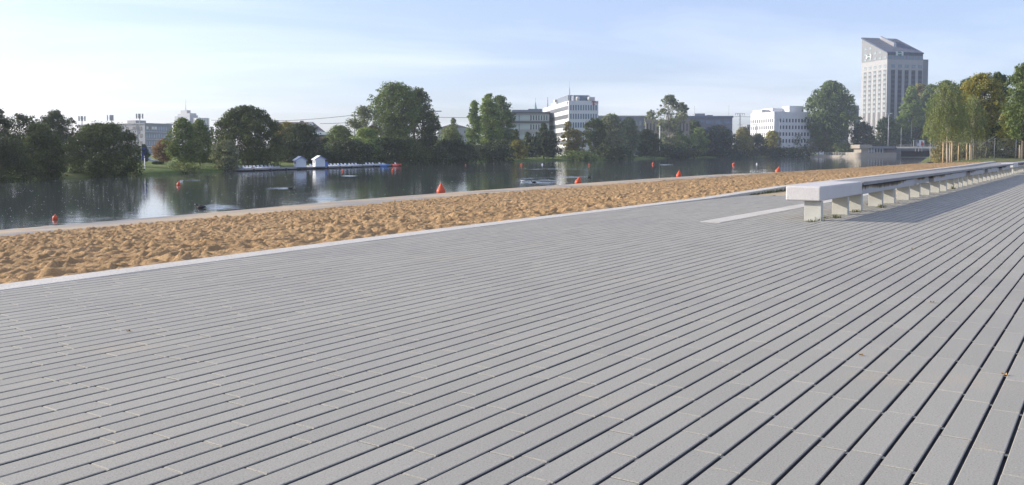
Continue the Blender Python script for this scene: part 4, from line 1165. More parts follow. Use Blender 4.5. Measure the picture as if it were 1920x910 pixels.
T('small_tree', 'bright green young tree before the long dark office', 1292, 1330, 240, 6, 'fresh', prof='oval', nb=44, br=.16, cb=.06)
T('broadleaf_tree', 'dark tree covering the right half of the long dark office', 1312, 1380, 236, 8, 'dark', prof='dome', nb=76, br=.13, cb=.05)
T('small_tree', 'small tip of a green tree against the long dark office', 1326, 1344, 228, 22, 'deep', prof='poplar', nb=20, br=.2, cb=.1)
T('broadleaf_tree', 'olive tree at the foot of the railway mast', 1374, 1412, 238, 14, 'olive', prof='dome', nb=44, br=.16, cb=.05)
T('broadleaf_tree', 'yellow-green low tree left of the white cubic block', 1372, 1416, 254, 6, 'yellow', prof='dome', nb=48, br=.16, cb=.03)
T('broadleaf_tree', 'dark tree before the left corner of the white cubic block', 1404, 1440, 252, 8, 'dark', prof='dome', nb=40, br=.16, cb=.03)
T('broadleaf_tree', 'yellow-topped tree below the white cubic block', 1432, 1466, 245, 7, 'yellow', prof='dome', nb=44, br=.16, cb=.03)
T('broadleaf_tree', 'green tree below the right half of the white cubic block', 1458, 1512, 243, 7, 'deep', prof='dome', nb=66, br=.13, cb=.03)
T('bush', 'dark hedge along the far shore below the white cubic block', 1310, 1420, 278, 3, 'dark', prof='hedge', nb=66, br=.12, cb=0, cat='bush', base=-1.2)
T('bush', 'second dark hedge along the far shore, left of the quay railing', 1410, 1524, 276, 4, 'dark', prof='hedge', nb=66, br=.12, cb=0, cat='bush', base=-1.2)
T('broadleaf_tree', 'big round tree towering left of the stone tower', 1510, 1608, 152, 8, 'mid', prof='oval', nb=150, br=.095, cb=.06, dens=1.05, limbs=14)
T('willow', 'lower left skirt tree of the big round tree', 1506, 1566, 222, 5, 'grey', prof='dome', nb=60, br=.14, cb=.06)
T('bush', 'green bush on the quay behind the railing', 1546, 1606, 268, 6, 'mid', prof='hedge', nb=44, br=.15, cb=0, cat='bush')
T('broadleaf_tree', 'dark round tree before the foot of the stone tower', 1596, 1642, 229, 14, 'dark', prof='dome', nb=60, br=.14, cb=.05)
T('broadleaf_tree', 'olive green round tree above the pavilion', 1636, 1694, 221, 22, 'mid', prof='dome', nb=70, br=.13, cb=.05)
# right of the bridge
tree('poplar', 'light green poplar before the right foot of the stone tower', 1684, 1734, 161, 478, 'fresh', prof='poplar', nb=90, br=.14, cb=.04, dens=1.0)
tree('poplar', 'green poplar between the light poplar and the weeping birch', 1718, 1772, 158, 482, 'mid', prof='oval', nb=90, br=.13, cb=.03, dens=1.0)
tree('broadleaf_tree', 'darker tree behind the light poplar, touching the tower', 1700, 1752, 157, 500, 'olive', prof='dome', nb=60, br=.13, cb=.3, dens=.8)
tree('bush', 'dark undergrowth behind the bridge railing', 1690, 1776, 238, 468, 'dark', prof='hedge', nb=60, br=.12, cb=0, cat='bush')
tree('conifer', 'dark bluish treetops far behind the weeping birch', 1786, 1848, 145, 300, 'deep', prof='dome', nb=60, br=.13, cb=.2, dens=.9)
tree('broadleaf_tree', 'green tree behind the weeping birch', 1736, 1810, 152, 260, 'mid', prof='dome', nb=80, br=.13, cb=.20, base=-.5)
weeping('weeping_birch', 'weeping yellow-green birch held by the large wooden stakes', 1736, 1822, 151, 134, 'willow', -.55, strands=380, per=42, cb=.24, trunk_r=.17, leafpx=1.9)
weeping('weeping_birch', 'smaller pale weeping birch right of the large staked birch', 1794, 1856, 178, 140, 'willow', -.5, strands=240, per=36, cb=.16, trunk_r=.12, leafpx=1.9)
tree('broadleaf_tree', 'orange-brown tree with several stems right of the birches', 1800, 1884, 138, 152, 'yellow', prof='fan', nb=110, br=.11, cb=.22, dens=.8, base=-.4, stems=3, limbs=14, leafpx=2.2)
tree('broadleaf_tree', 'dark green tree top between the orange-brown tree and the maple', 1846, 1900, 136, 172, 'deep', prof='oval', nb=70, br=.13, cb=.15, dens=.9, base=-.2)
tree('maple', 'green and yellow maple at the right edge of the picture', 1884, 1962, 116, 128, 'mid', prof='dome', nb=90, br=.115, cb=.22, dens=.85, base=0, leafpx=2.6)
tree('maple', 'yellow-leaved lower branches tree below the right edge maple', 1876, 1940, 196, 140, 'yellow', prof='round', nb=50, br=.14, cb=.25, dens=.7, base=0, leafpx=2.5)
weeping('young_tree', 'young light-stemmed tree in the stakes at the right edge', 1896, 1938, 190, 150, 'willow', -.05, strands=90, per=26, cb=.40, trunk_r=.13)
tree('bush', 'brownish undergrowth behind the fence, left half', 1752, 1836, 238, 148, 'olive', prof='hedge', nb=70, br=.12, cb=0, cat='bush', base=-.7, dens=.9)
tree('bush', 'dark green undergrowth behind the fence, right half', 1822, 1912, 226, 156, 'deep', prof='hedge', nb=80, br=.12, cb=0, cat='bush', base=-.4)
tree('bush', 'dark thicket behind the right edge stakes', 1886, 1980, 214, 170, 'deep', prof='hedge', nb=70, br=.12, cb=0, cat='bush', base=-.2)
tree('broadleaf_tree', 'tall dark tree mass behind the maple, cut by the right edge', 1896, 1990, 150, 190, 'deep', prof='dome', nb=80, br=.12, cb=.1, base=0)
tree('bush', 'low scrub at the lake edge between bridge and birch', 1754, 1782, 272, 190, 'olive', prof='hedge', nb=30, br=.16, cb=0, cat='bush', base=-1.2)
# ------------------------------------------------------------------ long benches
BA = R(33.5); BU = Vector((math.sin(BA), math.cos(BA), 0)); BN = Vector((math.cos(BA), -math.sin(BA), 0))
b0 = gp(1512.2, 415.2, 0)
POSTS = [0.06, 1.67, 2.64, 4.35, 5.5, 7.07, 8.37, 9.72, 11.2, 12.4, 13.7, 14.6, 15.5, 16.6, 17.9, 19.4, 20.6, 21.9, 23.1, 24.5, 25.6, 26.9, 28.2, 29.4, 30.6, 31.7]
def bench(origin, label, length, posts, block_len=2.65):
    r = empty('long_bench', origin, 0); r.rotation_euler = (0, 0, math.atan2(BU.y, BU.x))      # x runs along the bench, -y to the promenade
    tag(r, label, 'bench')
    W0, W1 = -.25, .25
    mb = MB(); mb.box(-.03, block_len, W0 - .005, W1, .29, .505); mb.build('end_block', M['bench_conc'], r, .022, 3)
    mb = MB(); mb.box(block_len + .012, length, W0 - .03, W1, .44, .5); mb.build('seat_slab', M['bench_slab'], r, .008, 2)
    t = block_len + .05; k = 0; rr = random.Random(length)
    while t < length - .3:
        L = min(rr.choice((1.25, 1.9, 2.6)), length - .05 - t)
        mb = MB(); y = W0 + .01 + (.10 if k % 4 == 3 else 0)
        mb.box(t, t + L - .012, y, W1 - .05, .285, .425 if k % 4 != 3 else .434); mb.build('beam', M['apron'], r, .006, 2)
        t += L; k += 1
    mb = MB(); mb.box(block_len + .05, length - .05, W0 + .13, W1 - .1, .424, .441); mb.build('shadow_gap_strip', M['rubber'], r)  # black strip painting the shade in the gap under the seat slab
    for p in posts:
        mb = MB(); mb.box(p, p + .11, W0 + .005, .0, -.05, .2855); mb.build('leg', M['bench_leg'], r, .005, 2)
    return r
org = b0 + BU * 0.0 + BN * 0.0
org = b0 + BN * .0
# the promenade-side face of the legs lies on the line through their outer feet
fr = gp(1538, 415.2, 0)
bc = fr - BN * .25
bc.z = 0
bench(bc, 'long concrete bench with weathered grey seat and pale end block, nearest the viewer', 32.4, POSTS)
bc2 = bc + BU * 33.9 - BN * .10
bench(bc2, 'second long bench continuing behind the first, at the right edge', 26.0, [.06, 1.6, 2.6, 3.9, 5.2, 6.4, 7.7, 9.0, 10.3, 11.5, 12.8, 14.2, 15.5, 16.8, 18.1, 19.4, 20.8, 22.1, 23.4, 24.7])
# weeds at the feet of the bench legs
def tuft(px, py, h, n, label, seed):
    r = random.Random(seed); q = gp(px, py, 0)
    mb = MB()
    for i in range(n):
        a = r.uniform(0, 6.28); d = r.uniform(0, .09); x, y = d * math.cos(a), d * math.sin(a) * .6
        hh = h * r.uniform(.4, 1.1); a2 = r.uniform(0, 6.28); lx, ly = math.cos(a2) * hh * r.uniform(.2, .9), math.sin(a2) * hh * .5
        w = .0045; wx, wy = w * math.cos(a2 + 1.57), w * math.sin(a2 + 1.57)
        mb.add([(x - wx, y - wy, -.01), (x + wx, y + wy, -.01), (x + lx * .45 + wx * .7, y + ly * .45 + wy * .7, hh * .65), (x + lx * .45 - wx * .7, y + ly * .45 - wy * .7, hh * .65), (x + lx, y + ly, hh)], [(0, 1, 2, 3), (3, 2, 4)])
    o = mb.build('grass_tuft', M['tuft']); o.location = (q.x, q.y, 0); tag(o, label, 'weed', 'grass tufts at the bench legs')
M['tuft'] = foliage('tuft_blades', G3((.09, .10, .03), (.15, .155, .05), (.24, .20, .09)), .3, 1.2)
for i, (px, py, h, n, lb) in enumerate([
    (1521, 416.5, .045, 34, 'low yellowish grass tuft at the foot of the very first bench leg'),
    (1536, 414.5, .07, 16, 'thin upright grass at the right corner of the first bench leg'),
    (1546, 409.5, .04, 20, 'tiny grass tuft just right of the first bench leg'),
    (1567, 409.0, .06, 46, 'grass tuft standing free between the first and second bench legs'),
    (1606, 398.0, .055, 50, 'green grass tuft at the foot of the third bench leg'),
    (1629, 385.0, .05, 26, 'small grass tuft left of the fourth bench leg'),
    (1652, 389.5, .07, 60, 'largest grass tuft, right of the fourth bench leg'),
    (1786, 355.0, .10, 40, 'single far grass tuft under the stained middle part of the bench')]):
    tuft(px, py, h, n, lb, i)
# grass strip at the foot of the sand wall
def wall_grass():
    r = random.Random(9); mb = MB()
    for i in range(900):
        a = r.uniform(20.8, 34); b = float(kb(a)) - .17 - abs(r.gauss(0, .06)); x, y = xy(a, b); hh = r.uniform(.02, .09) * min(1, (a - 20.2) / 2)
        lx = r.uniform(-.04, .04); ly = r.uniform(-.03, .03); w = .008
        mb.add([(x - w, y, -.01), (x + w, y, -.01), (x + lx, y + ly, hh)], [(0, 1, 2)])
    tag(mb.build('grass_fringe', M['tuft']), kind='stuff')
wall_grass()
# fallen leaves on the paving
for i, (px, py, lb) in enumerate([(1512, 431, 'yellow fallen leaf on the paving below the bench end'), (1711, 467, 'small brown leaf on the paving right of the bench shadow'), (1748, 568, 'curled brown leaf lying alone on the right part of the paving'), (1614, 667.5, 'tiny dark dry leaf on the lower right paving'), (1883, 704, 'thin dark twig-like leaf near the right edge of the paving'), (241, 622.5, 'tiny dark leaf crumb on the left part of the paving'), (1632, 455.5, 'brown leaf speck on the paving below the shadow')]):
    q = gp(px, py, 0); r = random.Random(i + 40); s = .011 + .005 * r.random(); an = r.uniform(0, 6.28)
    vs = []
    for k in range(8):
        t = k / 8 * 6.283; rx = s * (1 if k % 2 == 0 else .62); vs.append((math.cos(t + an) * rx * 1.25, math.sin(t + an) * rx, .004 + .010 * (k % 3 == 0)))
    mb = MB(); mb.add(vs + [(0, 0, .004)], [(k, (k + 1) % 8, 8) for k in range(8)])
    mb.add([(math.cos(an) * s * 1.2, math.sin(an) * s, .006), (math.cos(an) * s * 2.2, math.sin(an) * s * 1.8, .003), (math.cos(an) * s * 2.2 + .001, math.sin(an) * s * 1.8 + .002, .003)], [(0, 1, 2)])
    o = mb.build('dry_leaf', M['dry_leaf']); o.location = (q.x, q.y, 0); tag(o, lb, 'leaf', 'fallen leaves on the paving')

# ------------------------------------------------------------------ buoys and birds
def buoy(px, py, h, label, mat='orange', tilt=(0, 0), shape='cone'):
    q = gp(px, py, WATER)
    r = empty('buoy', q); r.rotation_euler = (tilt[0], tilt[1], 0)
    tag(r, label, 'buoy', 'orange buoys on the lake' if mat == 'orange' else None)
    mb = MB()
    if shape == 'cone':
        mb.lathe([(.30 * h, -.25 * h), (.42 * h, -.08 * h), (.45 * h, .10 * h), (.45 * h, .30 * h), (.40 * h, .36 * h), (.13 * h, .86 * h), (.09 * h, .97 * h), (.03 * h, h)], 20)
    else:
        mb.lathe([(.2 * h, -.3 * h), (.40 * h, -.1 * h), (.48 * h, .2 * h), (.44 * h, .48 * h), (.30 * h, .70 * h), (.14 * h, .80 * h), (.11 * h, .98 * h), (.05 * h, h)], 18)
    mb.build('body', M[mat], r)
    mb = MB(); mb.tube([(math.cos(t) * .07 * h, 0, h + .05 * h + math.sin(t) * .07 * h) for t in np.linspace(0, 6.28, 10)], .02 * h, 5); mb.build('lifting_ring', M['metal'], r)
BU_ = [(827, 362, .60, 'largest and nearest orange cone buoy, left of the others along the sand', 'orange', (0, 0), 'cone'),
 (1083.5, 344, .58, 'tilted orange cone buoy, second along the sand', 'orange', (.05, .28), 'cone'),
 (1273, 331.4, .64, 'orange cone buoy, third along the sand', 'orange', (0, .06), 'cone'),
 (1458, 323.4, .74, 'tilted orange cone buoy at the end of the waterside path', 'orange', (.03, .25), 'cone'),
 (103, 411.5, .19, 'little red-orange buoy near the waterside path on the far left', 'orange', (0, .1), 'ball'),
 (335, 348, .30, 'small red-orange buoy on the dark water left of the coot', 'orange', (0, 0), 'ball'),
 (643, 321.2, .30, 'small orange buoy in front of the pontoon right of the huts', 'orange', (0, 0), 'ball'),
 (736.5, 320.4, .34, 'small orange buoy before the right end of the pontoon', 'orange', (0, .1), 'ball'),
 (873, 310, .24, 'faint orange buoy in the shade right of the pontoon', 'orange', (0, 0), 'ball'),
 (978, 310, .42, 'small orange buoy below the yellowing tree', 'orange', (0, 0), 'ball'),
 (1105, 310, .36, 'small orange buoy right of the white reflection', 'orange', (0, 0), 'ball'),
 (1224.5, 308.6, .5, 'small orange buoy near the white lamp pole reflection', 'orange', (0, 0), 'ball'),
 (1375, 309.4, .55, 'small tilted orange buoy below the olive tree at the mast', 'orange', (0, .3), 'ball'),
 (1017, 309.6, .34, 'small whitish buoy left of the white reflection', 'white_paint', (0, 0), 'ball'),
 (1419, 308.6, .34, 'small white buoy below the white cubic block', 'white_paint', (0, 0), 'ball')]
for b_ in BU_: buoy(*b_)
def bird(name, label, px, py, L, body, head=0, bill='bill', cat='duck', rz=0.0):
    q = gp(px, py, WATER); r = empty(name, q, rz); tag(r, label, cat)
    me = bpy.data.meshes.new('bird_body')
    vs = [(-.50, 0, .17), (-.30, 0, .13), (0, 0, .12), (.26, 0, .13), (.38, 0, .24), (.42, 0, .36), (.50, 0, .40)]
    rad = [.035, .13, .19, .15, .075, .065, .085]
    me.from_pydata([(x * L, y * L, z * L) for x, y, z in vs], [(i, i + 1) for i in range(6)], [])
    me.materials.append(M[body])
    o = link('body', me, r); sk = o.modifiers.new('skin', 'SKIN'); o.modifiers.new('sub', 'SUBSURF').levels = 2
    o.modifiers['sub'].render_levels = 2
    for i, v in enumerate(me.skin_vertices[0].data): v.radius = (rad[i] * L, rad[i] * L)
    me.skin_vertices[0].data[2].use_root = True
    mb = MB(); mb.lathe([(.035 * L, 0), (.028 * L, .06 * L), (.008 * L, .12 * L)], 8, (.56 * L, 0, .40 * L), 0, Matrix.Rotation(R(98), 4, 'Y')); mb.build('bill', M[bill], r)
    for s in (-1, 1):
        mb = MB(); mb.lathe([(.001, -.015 * L), (.014 * L, 0), (.001, .015 * L)], 6, (.535 * L, s * .062 * L, .43 * L)); mb.build('eye', M['rubber'], r)
bird('coot', 'black coot with pale bill swimming left near the waterside path', 377, 391, .46, 'feather_black', rz=R(175), cat='coot')
bird('duck', 'dark duck swimming right in mid lake, left of the boat reflections', 545, 354.5, .42, 'feather_black', rz=R(5))
bird('duck', 'dark duck on the ripples left of the tilted orange buoy', 1001, 343.5, .44, 'feather_black', rz=R(185))
bird('duck', 'dark duck right above the tilted orange buoy', 1105, 333, .36, 'feather_black', rz=R(0))
bird('gull', 'white gull floating left of the dark duck at the tilted buoy', 980, 341, .4, 'feather_white', rz=R(170), cat='gull')
bird('gull', 'white gull floating behind the small buoy left of the coot', 340, 341, .3, 'feather_white', rz=R(0), cat='gull')
# wakes: real ripples on small patches of the water surface
def wake(x0, x1, y0, y1, seed, n=120, wl=.045):
    r = np.random.default_rng(seed); V = []; F = []
    a = gp((x0 + x1) / 2, (y0 + y1) / 2, WATER)
    for i in range(n):
        u = r.normal() * .24; v = r.normal() * .25
        p = gp((x0 + x1) / 2 + u * (x1 - x0), (y0 + y1) / 2 + v * (y1 - y0), WATER) - a
        L = (.12 + .5 * r.random()) * (a.y / 40) ** .7; w = wl * (.5 + r.random()) * (a.y / 40) ** .7; hh = w * (.04 + .05 * r.random()); an = r.normal() * .12
        c, s = math.cos(an), math.sin(an); k = len(V); m = 7
        for q in range(m):
            t = q / (m - 1) * 2 - 1; e = 1 - t * t; x = t * L; bend = .15 * L * t * t
            for yy, zz_ in ((-w * e, 0), (-w * .3 * e, hh * e), (w * e, 0)): V.append((p.x + x * c - (yy + bend) * s, p.y + x * s + (yy + bend) * c, zz_ + .0005))
        for q in range(m - 1):
            for g in range(2): F.append((k + q * 3 + g, k + q * 3 + 3 + g, k + q * 3 + 4 + g, k + q * 3 + 1 + g))
    me = np_mesh('wake', V, F, M['water'], smooth=True)
    bm = bmesh.new(); bm.from_mesh(me); bmesh.ops.recalc_face_normals(bm, faces=bm.faces)
    if sum(f.normal.z for f in bm.faces) < 0: bmesh.ops.reverse_faces(bm, faces=bm.faces)
    bm.to_mesh(me); bm.free()
    o = link('wake', me); o.location = a; tag(o, kind='stuff')
for i, w in enumerate([(386, 440, 383, 394), (512, 545, 351.5, 356), (965, 1060, 336, 347), (1040, 1105, 331, 334), (343, 376, 337, 339.5), (648, 664, 329, 331), (960, 1130, 316.5, 318.5), (1240, 1262, 308, 310), (588, 628, 368, 377)]):
    wake(*w, seed=i + 2, n=70 if i in (0, 2, 8) else 26)
# small white specks scattered over the water surface
def specks():
    r = np.random.default_rng(77); V = []; F = []
    for i in range(620):
        px = r.random() * 1500 if r.random() < .45 else r.random() * 620; lo = shore(px)
        y0 = 286 + 2.5 * 1680 / lo; p = gp(px, y0 + 3 + (75 - .02 * px) * r.random() ** 1.1, WATER)
        a, b = ab(p.x, p.y)
        if b < float(sob(a)) + .5: continue
        s = (.011 + .022 * r.random()) * (p.y / 55) ** .8; an = r.random() * 6.28; k = len(V)
        for t in (0, 1.57, 3.14, 4.71): V.append((p.x + math.cos(an + t) * s, p.y + math.sin(an + t) * s, WATER + .006))
        V.append((p.x, p.y, WATER + .006 + s * .35)); F += [(k, k + 1, k + 4), (k + 1, k + 2, k + 4), (k + 2, k + 3, k + 4), (k + 3, k, k + 4)]
    tag(link('water_specks', np_mesh('water_specks', V, F, M['feather_white'])), kind='stuff')
specks()

# ------------------------------------------------------------------ boat hire pontoon
pa = gp(459.5, 321.6, WATER); pb = gp(746, 311.6, WATER)
pd = (pb - pa); PL = pd.length; prz = math.atan2(pd.y, pd.x)
root = empty('boat_pontoon', pa, prz); tag(root, 'long low floating pontoon carrying two huts and the pedal boats', 'pontoon')
mb = MB(); mb.box(0, PL, 0, 2.6, .14, .34); mb.build('deck', M['pontoon'], root)
for k in range(12):
    mb = MB(); x = PL * (k + .5) / 12; mb.lathe([(.26, -1.4), (.26, 1.4)], 10, (x, 1.3, .02), 0, Matrix.Rotation(R(90), 4, 'X')); mb.build('float', M['rubber'], root)
def on_pontoon(px, y=0.0):
    d = (pd.x / PL, pd.y / PL); t = solve_len((pa.x, pa.y), d, px)
    return t
def place(o, t, y, z, rz=0):
    o.location = (pa.x + pd.x / PL * t - pd.y / PL * y, pa.y + pd.y / PL * t + pd.x / PL * y, WATER + z); o.rotation_euler = (0, 0, prz + rz)
def hut(px0, px1, py_e, py_r, label):
    t0, t1 = on_pontoon(px0), on_pontoon(px1); Yh = pa.y + pd.y / PL * t0
    W = (px1 - px0) / FPX * Yh * .80; He = z_h(py_e, Yh); Hr = z_h(py_r, Yh); D = 1.3
    r = empty('boat_hut'); place(r, t0 + .35, .1, .34, -prz + R(30)); tag(r, label, 'hut', 'white huts on the pontoon')
    wl_, wr_ = W * .24, W
    mb = MB(); x0 = W * .02
    mb.prism([(x0, 0), (W * .98, 0), (W * .98, He), (W * .5, Hr - .06), (x0, He)], 1, 0, D)
    wall = mb.build('wall', M['hut_wall'], r)
    mb = MB()
    for k in range(1, 7): mb.box(x0 + .01, W * .975, -.012, 0, He * k / 7 - .012, He * k / 7 + .004)
    mb.build('board_joints', M['frame'], wall)
    for s in (0, 1):
        a, b = ((-.14, He - .10), (W * .5, Hr)) if s == 0 else ((W * .5, Hr), (W + .14, He - .10))
        mb = MB(); mb.prism([a, b, (b[0], b[1] + .07), (a[0], a[1] + .07)], 1, -.18, D + .18); mb.build('roof_panel', M['hut_wall'], r)
        mb = MB(); mb.bar((a[0], -.19, a[1]), (b[0], -.19, b[1]), .05, .06); mb.build('barge_board', M['hut_blue'], r)
    mb = MB(); mb.box(x0 - .03, x0, D * .3, D * .65, He * .45, He * .8); mb.build('window', M['glass'], r)
    mb = MB(); mb.box(0, W, -.05, D, -.2, .0); mb.build('plinth', M['dark_grey'], r)
    return W, He
def z_h(py, Y): return wp(600, py, Y).z - (WATER + .34)
hut(554.0, 579, 300.5, 294, 'left one of the two white boat huts on the pontoon')
hut(590.0, 614.5, 298.8, 292.8, 'right one of the two white boat huts on the pontoon')
t = on_pontoon(611)
mb = MB(); mb.box(0, .5, -.35, .15, 0, .62); mb.box(-.04, .54, -.39, .19, .62, .68); o = mb.build('blue_bin', M['hut_blue'], None, .03); place(o, t, .2, .34); tag(o, 'small blue bin at the right corner of the right boat hut', 'bin')
def boat_proto(mat):
    r = empty('pedal_boat')
    hull = [(-.72, .02), (-.60, .32), (-.40, .36), (-.36, .12), (.36, .12), (.40, .36), (.60, .32), (.72, .02), (.66, -.12), (.42, -.14), (.36, .0), (-.36, .0), (-.42, -.14), (-.66, -.12)]
    mb = MB()
    secs = [(-1.25, .35, .16), (-1.05, .8, .04), (-.5, 1, 0), (.4, 1, 0), (.95, .85, .06), (1.3, .45, .2)]
    n_ = len(hull)
    vs = [(y, x * k * 1.0, z * (.6 + .4 * k) + up) for y, k, up in secs for x, z in hull]
    fs = [(i * n_ + j, i * n_ + (j + 1) % n_, (i + 1) * n_ + (j + 1) % n_, (i + 1) * n_ + j) for i in range(len(secs) - 1) for j in range(n_)]
    fs += [tuple(range(n_)), tuple(range((len(secs) - 1) * n_, len(secs) * n_))[::-1]]
    mb.add(vs, fs); mb.build('hull', M[mat], r)
    for s in (-1, 1):
        mb = MB(); c = s * .22
        mb.prism([(-.30, .16), (.12, .16), (.14, .30), (-.18, .34), (-.42, .74), (-.52, .70)], 1, c - .17, c + .17); mb.build('seat', M['boat_white'] if mat != 'boat_white' else M['hut_wall'], r, .03)
    mb = MB(); mb.tube([(.5, -.2, .2), (.42, -.2, .52), (.42, .2, .52), (.5, .2, .2)], .03, 6); mb.build('steering_bar', M['metal'], r)
    return r
ORD = 'first second third fourth fifth sixth seventh eighth ninth tenth eleventh twelfth thirteenth fourteenth fifteenth sixteenth'.split()
boat_src = {}
def boat(px, mat, label, rz=-90, y=-1.0):
    if mat not in boat_src: boat_src[mat] = o = boat_proto(mat)
    else: o = copy_tree(boat_src[mat])
    place(o, on_pontoon(px), y, .10, R(rz)); o.scale = (.66, .66, .8); tag(o, label, 'pedal boat', 'pedal boats moored along the pontoon')
CN = {'boat_white': 'white', 'boat_blue': 'blue', 'boat_orange': 'orange', 'boat_red': 'dull red'}
for i, (px, mt) in enumerate([(464, 'boat_white'), (471, 'boat_orange'), (477.5, 'boat_orange'), (483.5, 'boat_blue'), (490, 'boat_white'), (497, 'boat_white'), (504, 'boat_red'), (510.5, 'boat_white'), (517, 'boat_white'), (524, 'boat_white'), (531, 'boat_white'), (538, 'boat_white'), (545, 'boat_white'), (550.5, 'boat_white')]):
    boat(px, mt, f'{CN[mt]} pedal boat left of the huts, {ORD[i]} from the left end of the pontoon', y=3.2)
for i, (px, mt) in enumerate([(620, 'boat_white'), (627, 'boat_white'), (634, 'boat_orange'), (651, 'boat_white'), (657, 'boat_white'), (664, 'boat_blue'), (670, 'boat_white'), (676, 'boat_blue'), (683, 'boat_white'), (690, 'boat_white'), (696, 'boat_white'), (702, 'boat_white')]):
    boat(px, mt, f'{CN[mt]} pedal boat right of the huts, {ORD[i]} counted from the right hut', y=3.3)
for i, (px, mt) in enumerate([(711.5, 'boat_blue'), (717, 'boat_white'), (723, 'boat_white'), (729, 'boat_white'), (735, 'boat_red'), (741, 'boat_white')]):
    boat(px, mt, f'{CN[mt]} pedal boat at the far right end, {ORD[5 - i]} from the pontoon tip', y=-.9 if mt != 'boat_white' else 2.9)

# ------------------------------------------------------------------ stakes, fence and poles on the near bank
def stake_frame(label, posts, top, rails, Yd=0):
    pts = [Vector(p) for p in posts]
    r = empty('tree_stakes', pts[0]); tag(r, label, 'tree stakes')
    for p in pts:
        q = p - pts[0]; mb = MB(); mb.tube([(q.x, q.y, -.5), (q.x, q.y, top - .05), (q.x, q.y, top)], [.115, .105, .09], 10); mb.build('post', M['wood_post'], r)
    for i, j in rails:
        a, b = pts[i] - pts[0], pts[j] - pts[0]; mb = MB(); d = (b - a).normalized() * .2
        mb.bar((a.x - d.x, a.y - d.y - .12, top - .1), (b.x + d.x, b.y + d.y - .12, top - .1), .05, .22); mb.build('rail', M['wood_post'], r)
    return r
def at(px, py, Y): q = wp(px, py, Y); return (q.x, q.y, q.z)
zb_ = wp(1780, 303.6, 134).z
stake_frame('four tall pale wooden stakes with top rails around the large weeping birch', [at(1768, 303.6, 133), at(1784.5, 303.6, 132.3), at(1797, 302.2, 134.5), at(1781, 302.2, 135.2)], 3.05, [(0, 1), (1, 2), (3, 0)])
stake_frame('shorter three pale wooden stakes around the smaller birch', [at(1818.5, 302.6, 138), at(1825, 302.6, 138.2), at(1812.5, 302.2, 139.4)], 2.75, [(0, 1)])
stake_frame('two pale wooden stakes with rail at the right edge', [at(1904.5, 297.5, 150), at(1911.5, 298, 149), at(1924, 297.5, 150)], 3.25, [(0, 1)])
def fence():
    a = wp(1743.5, 305.5, 137); b = wp(1945, 297.0, 137)
    r = empty('mesh_fence', (a.x, a.y, a.z)); tag(r, 'tall grey wire mesh fence in front of the undergrowth on the right', 'fence')
    L = b.x - a.x; dz = b.z - a.z; H = 3.35
    n_ = 5
    for i in range(n_ + 1):
        x = L * i / n_; mb = MB(); mb.tube([(x, 0, dz * i / n_ - .4), (x, 0, dz * i / n_ + H + (.15 if i == 0 else 0))], .045, 7); mb.build('post', M['pole'], r)
    for i in range(n_):
        mb = MB(); x0, x1 = L * i / n_, L * (i + 1) / n_; z0, z1 = dz * i / n_, dz * (i + 1) / n_
        for k in range(1, 17):
            x = x0 + (x1 - x0) * k / 17; z = z0 + (z1 - z0) * k / 17; mb.tube([(x, 0, z + .1), (x, 0, z + H - .1)], .008, 3, 0, False)
        for k in range(9):
            h = .1 + (H - .2) * k / 8; mb.tube([(x0, 0, z0 + h), (x1, 0, z1 + h)], .014 if k in (0, 8) else .008, 3, 0, False)
        mb.build('wire_panel', M['metal'], r)
    mb = MB(); mb.lathe([(.07, H + .1), (.07, H + .45), (.03, H + .5)], 8); mb.build('post_cap', M['yellow'], r)
    mb = MB(); mb.box(-.45, .45, -.18, .18, -.02, .14); mb.build('foot', M['dark_grey'], r)
fence()
# broken pale branch leaning in the thicket
q = wp(1848, 266, 139); q2 = wp(1879, 247, 141); mb = MB(); mb.tube([tuple(wp(1835, 277, 138)), tuple(q), tuple(wp(1864, 257, 140)), tuple(q2)], [.10, .09, .07, .03], 7)
tag(mb.build('fallen_branch', M['bark_pale']), 'pale broken branch leaning diagonally in the thicket behind the fence', 'branch')

# ------------------------------------------------------------------ lamps, masts, cables, aerials
def pole(name, label, px, py0, py1, Y, rad, mat='pole', cat='pole', arms=0):
    a, b = wp(px, py0, Y), wp(px, py1, Y); r = empty(name, (a.x, a.y, b.z)); tag(r, label, cat); h = a.z - b.z
    mb = MB(); mb.tube([(0, 0, -1), (0, 0, h)], [rad * 1.2, rad * .75], 7); mb.build('mast', M[mat], r)
    if arms:
        mb = MB(); mb.bar((-arms, 0, h), (arms, 0, h), rad * .9); mb.build('arm', M[mat], r)
        for s in (-1, 1):
            mb = MB(); mb.box(s * arms - .55, s * arms + .55, -.25, .25, h - .02, h + .22); mb.build('lamp_head', M['white_paint'], r, .05)
    else:
        mb = MB(); mb.lathe([(rad * .8, h), (rad * 1.3, h + .08), (rad * .5, h + .25)], 8); mb.build('cap', M[mat], r)
    return r
pole('street_lamp', 'tall double-armed street lamp on the bridge before the olive tree', 1666.5, 213.5, 270, 452, .24, 'pole', 'street lamp', 1.15)
pole('flag_pole', 'thin grey pole on the bridge left of the billboard', 1690, 240, 272, 458, .16)
pole('flag_pole', 'thin grey pole rising behind the billboard', 1709.5, 228, 272, 462, .14)
pole('lamp_pole', 'white slender lamp pole on the far shore left of the open-crowned poplar', 1237.3, 237, 278, shore(1237) + 2, .17, 'white_paint')
pole('marker_post', 'white post on the grass right of the round willow', 271, 295, 320, shore(271) + 7, .055, 'white_paint')
pole('street_lamp', 'double-armed street lamp against the sunlit face of the white cubic block', 1418.5, 234, 262, 462 + 4, .2, 'pole', 'street lamp', 1.5)
pole('street_lamp', 'street lamp with white heads before the shaded face of the white cubic block', 1462, 225.5, 262, 464, .14, 'pole', 'street lamp', 2.2)
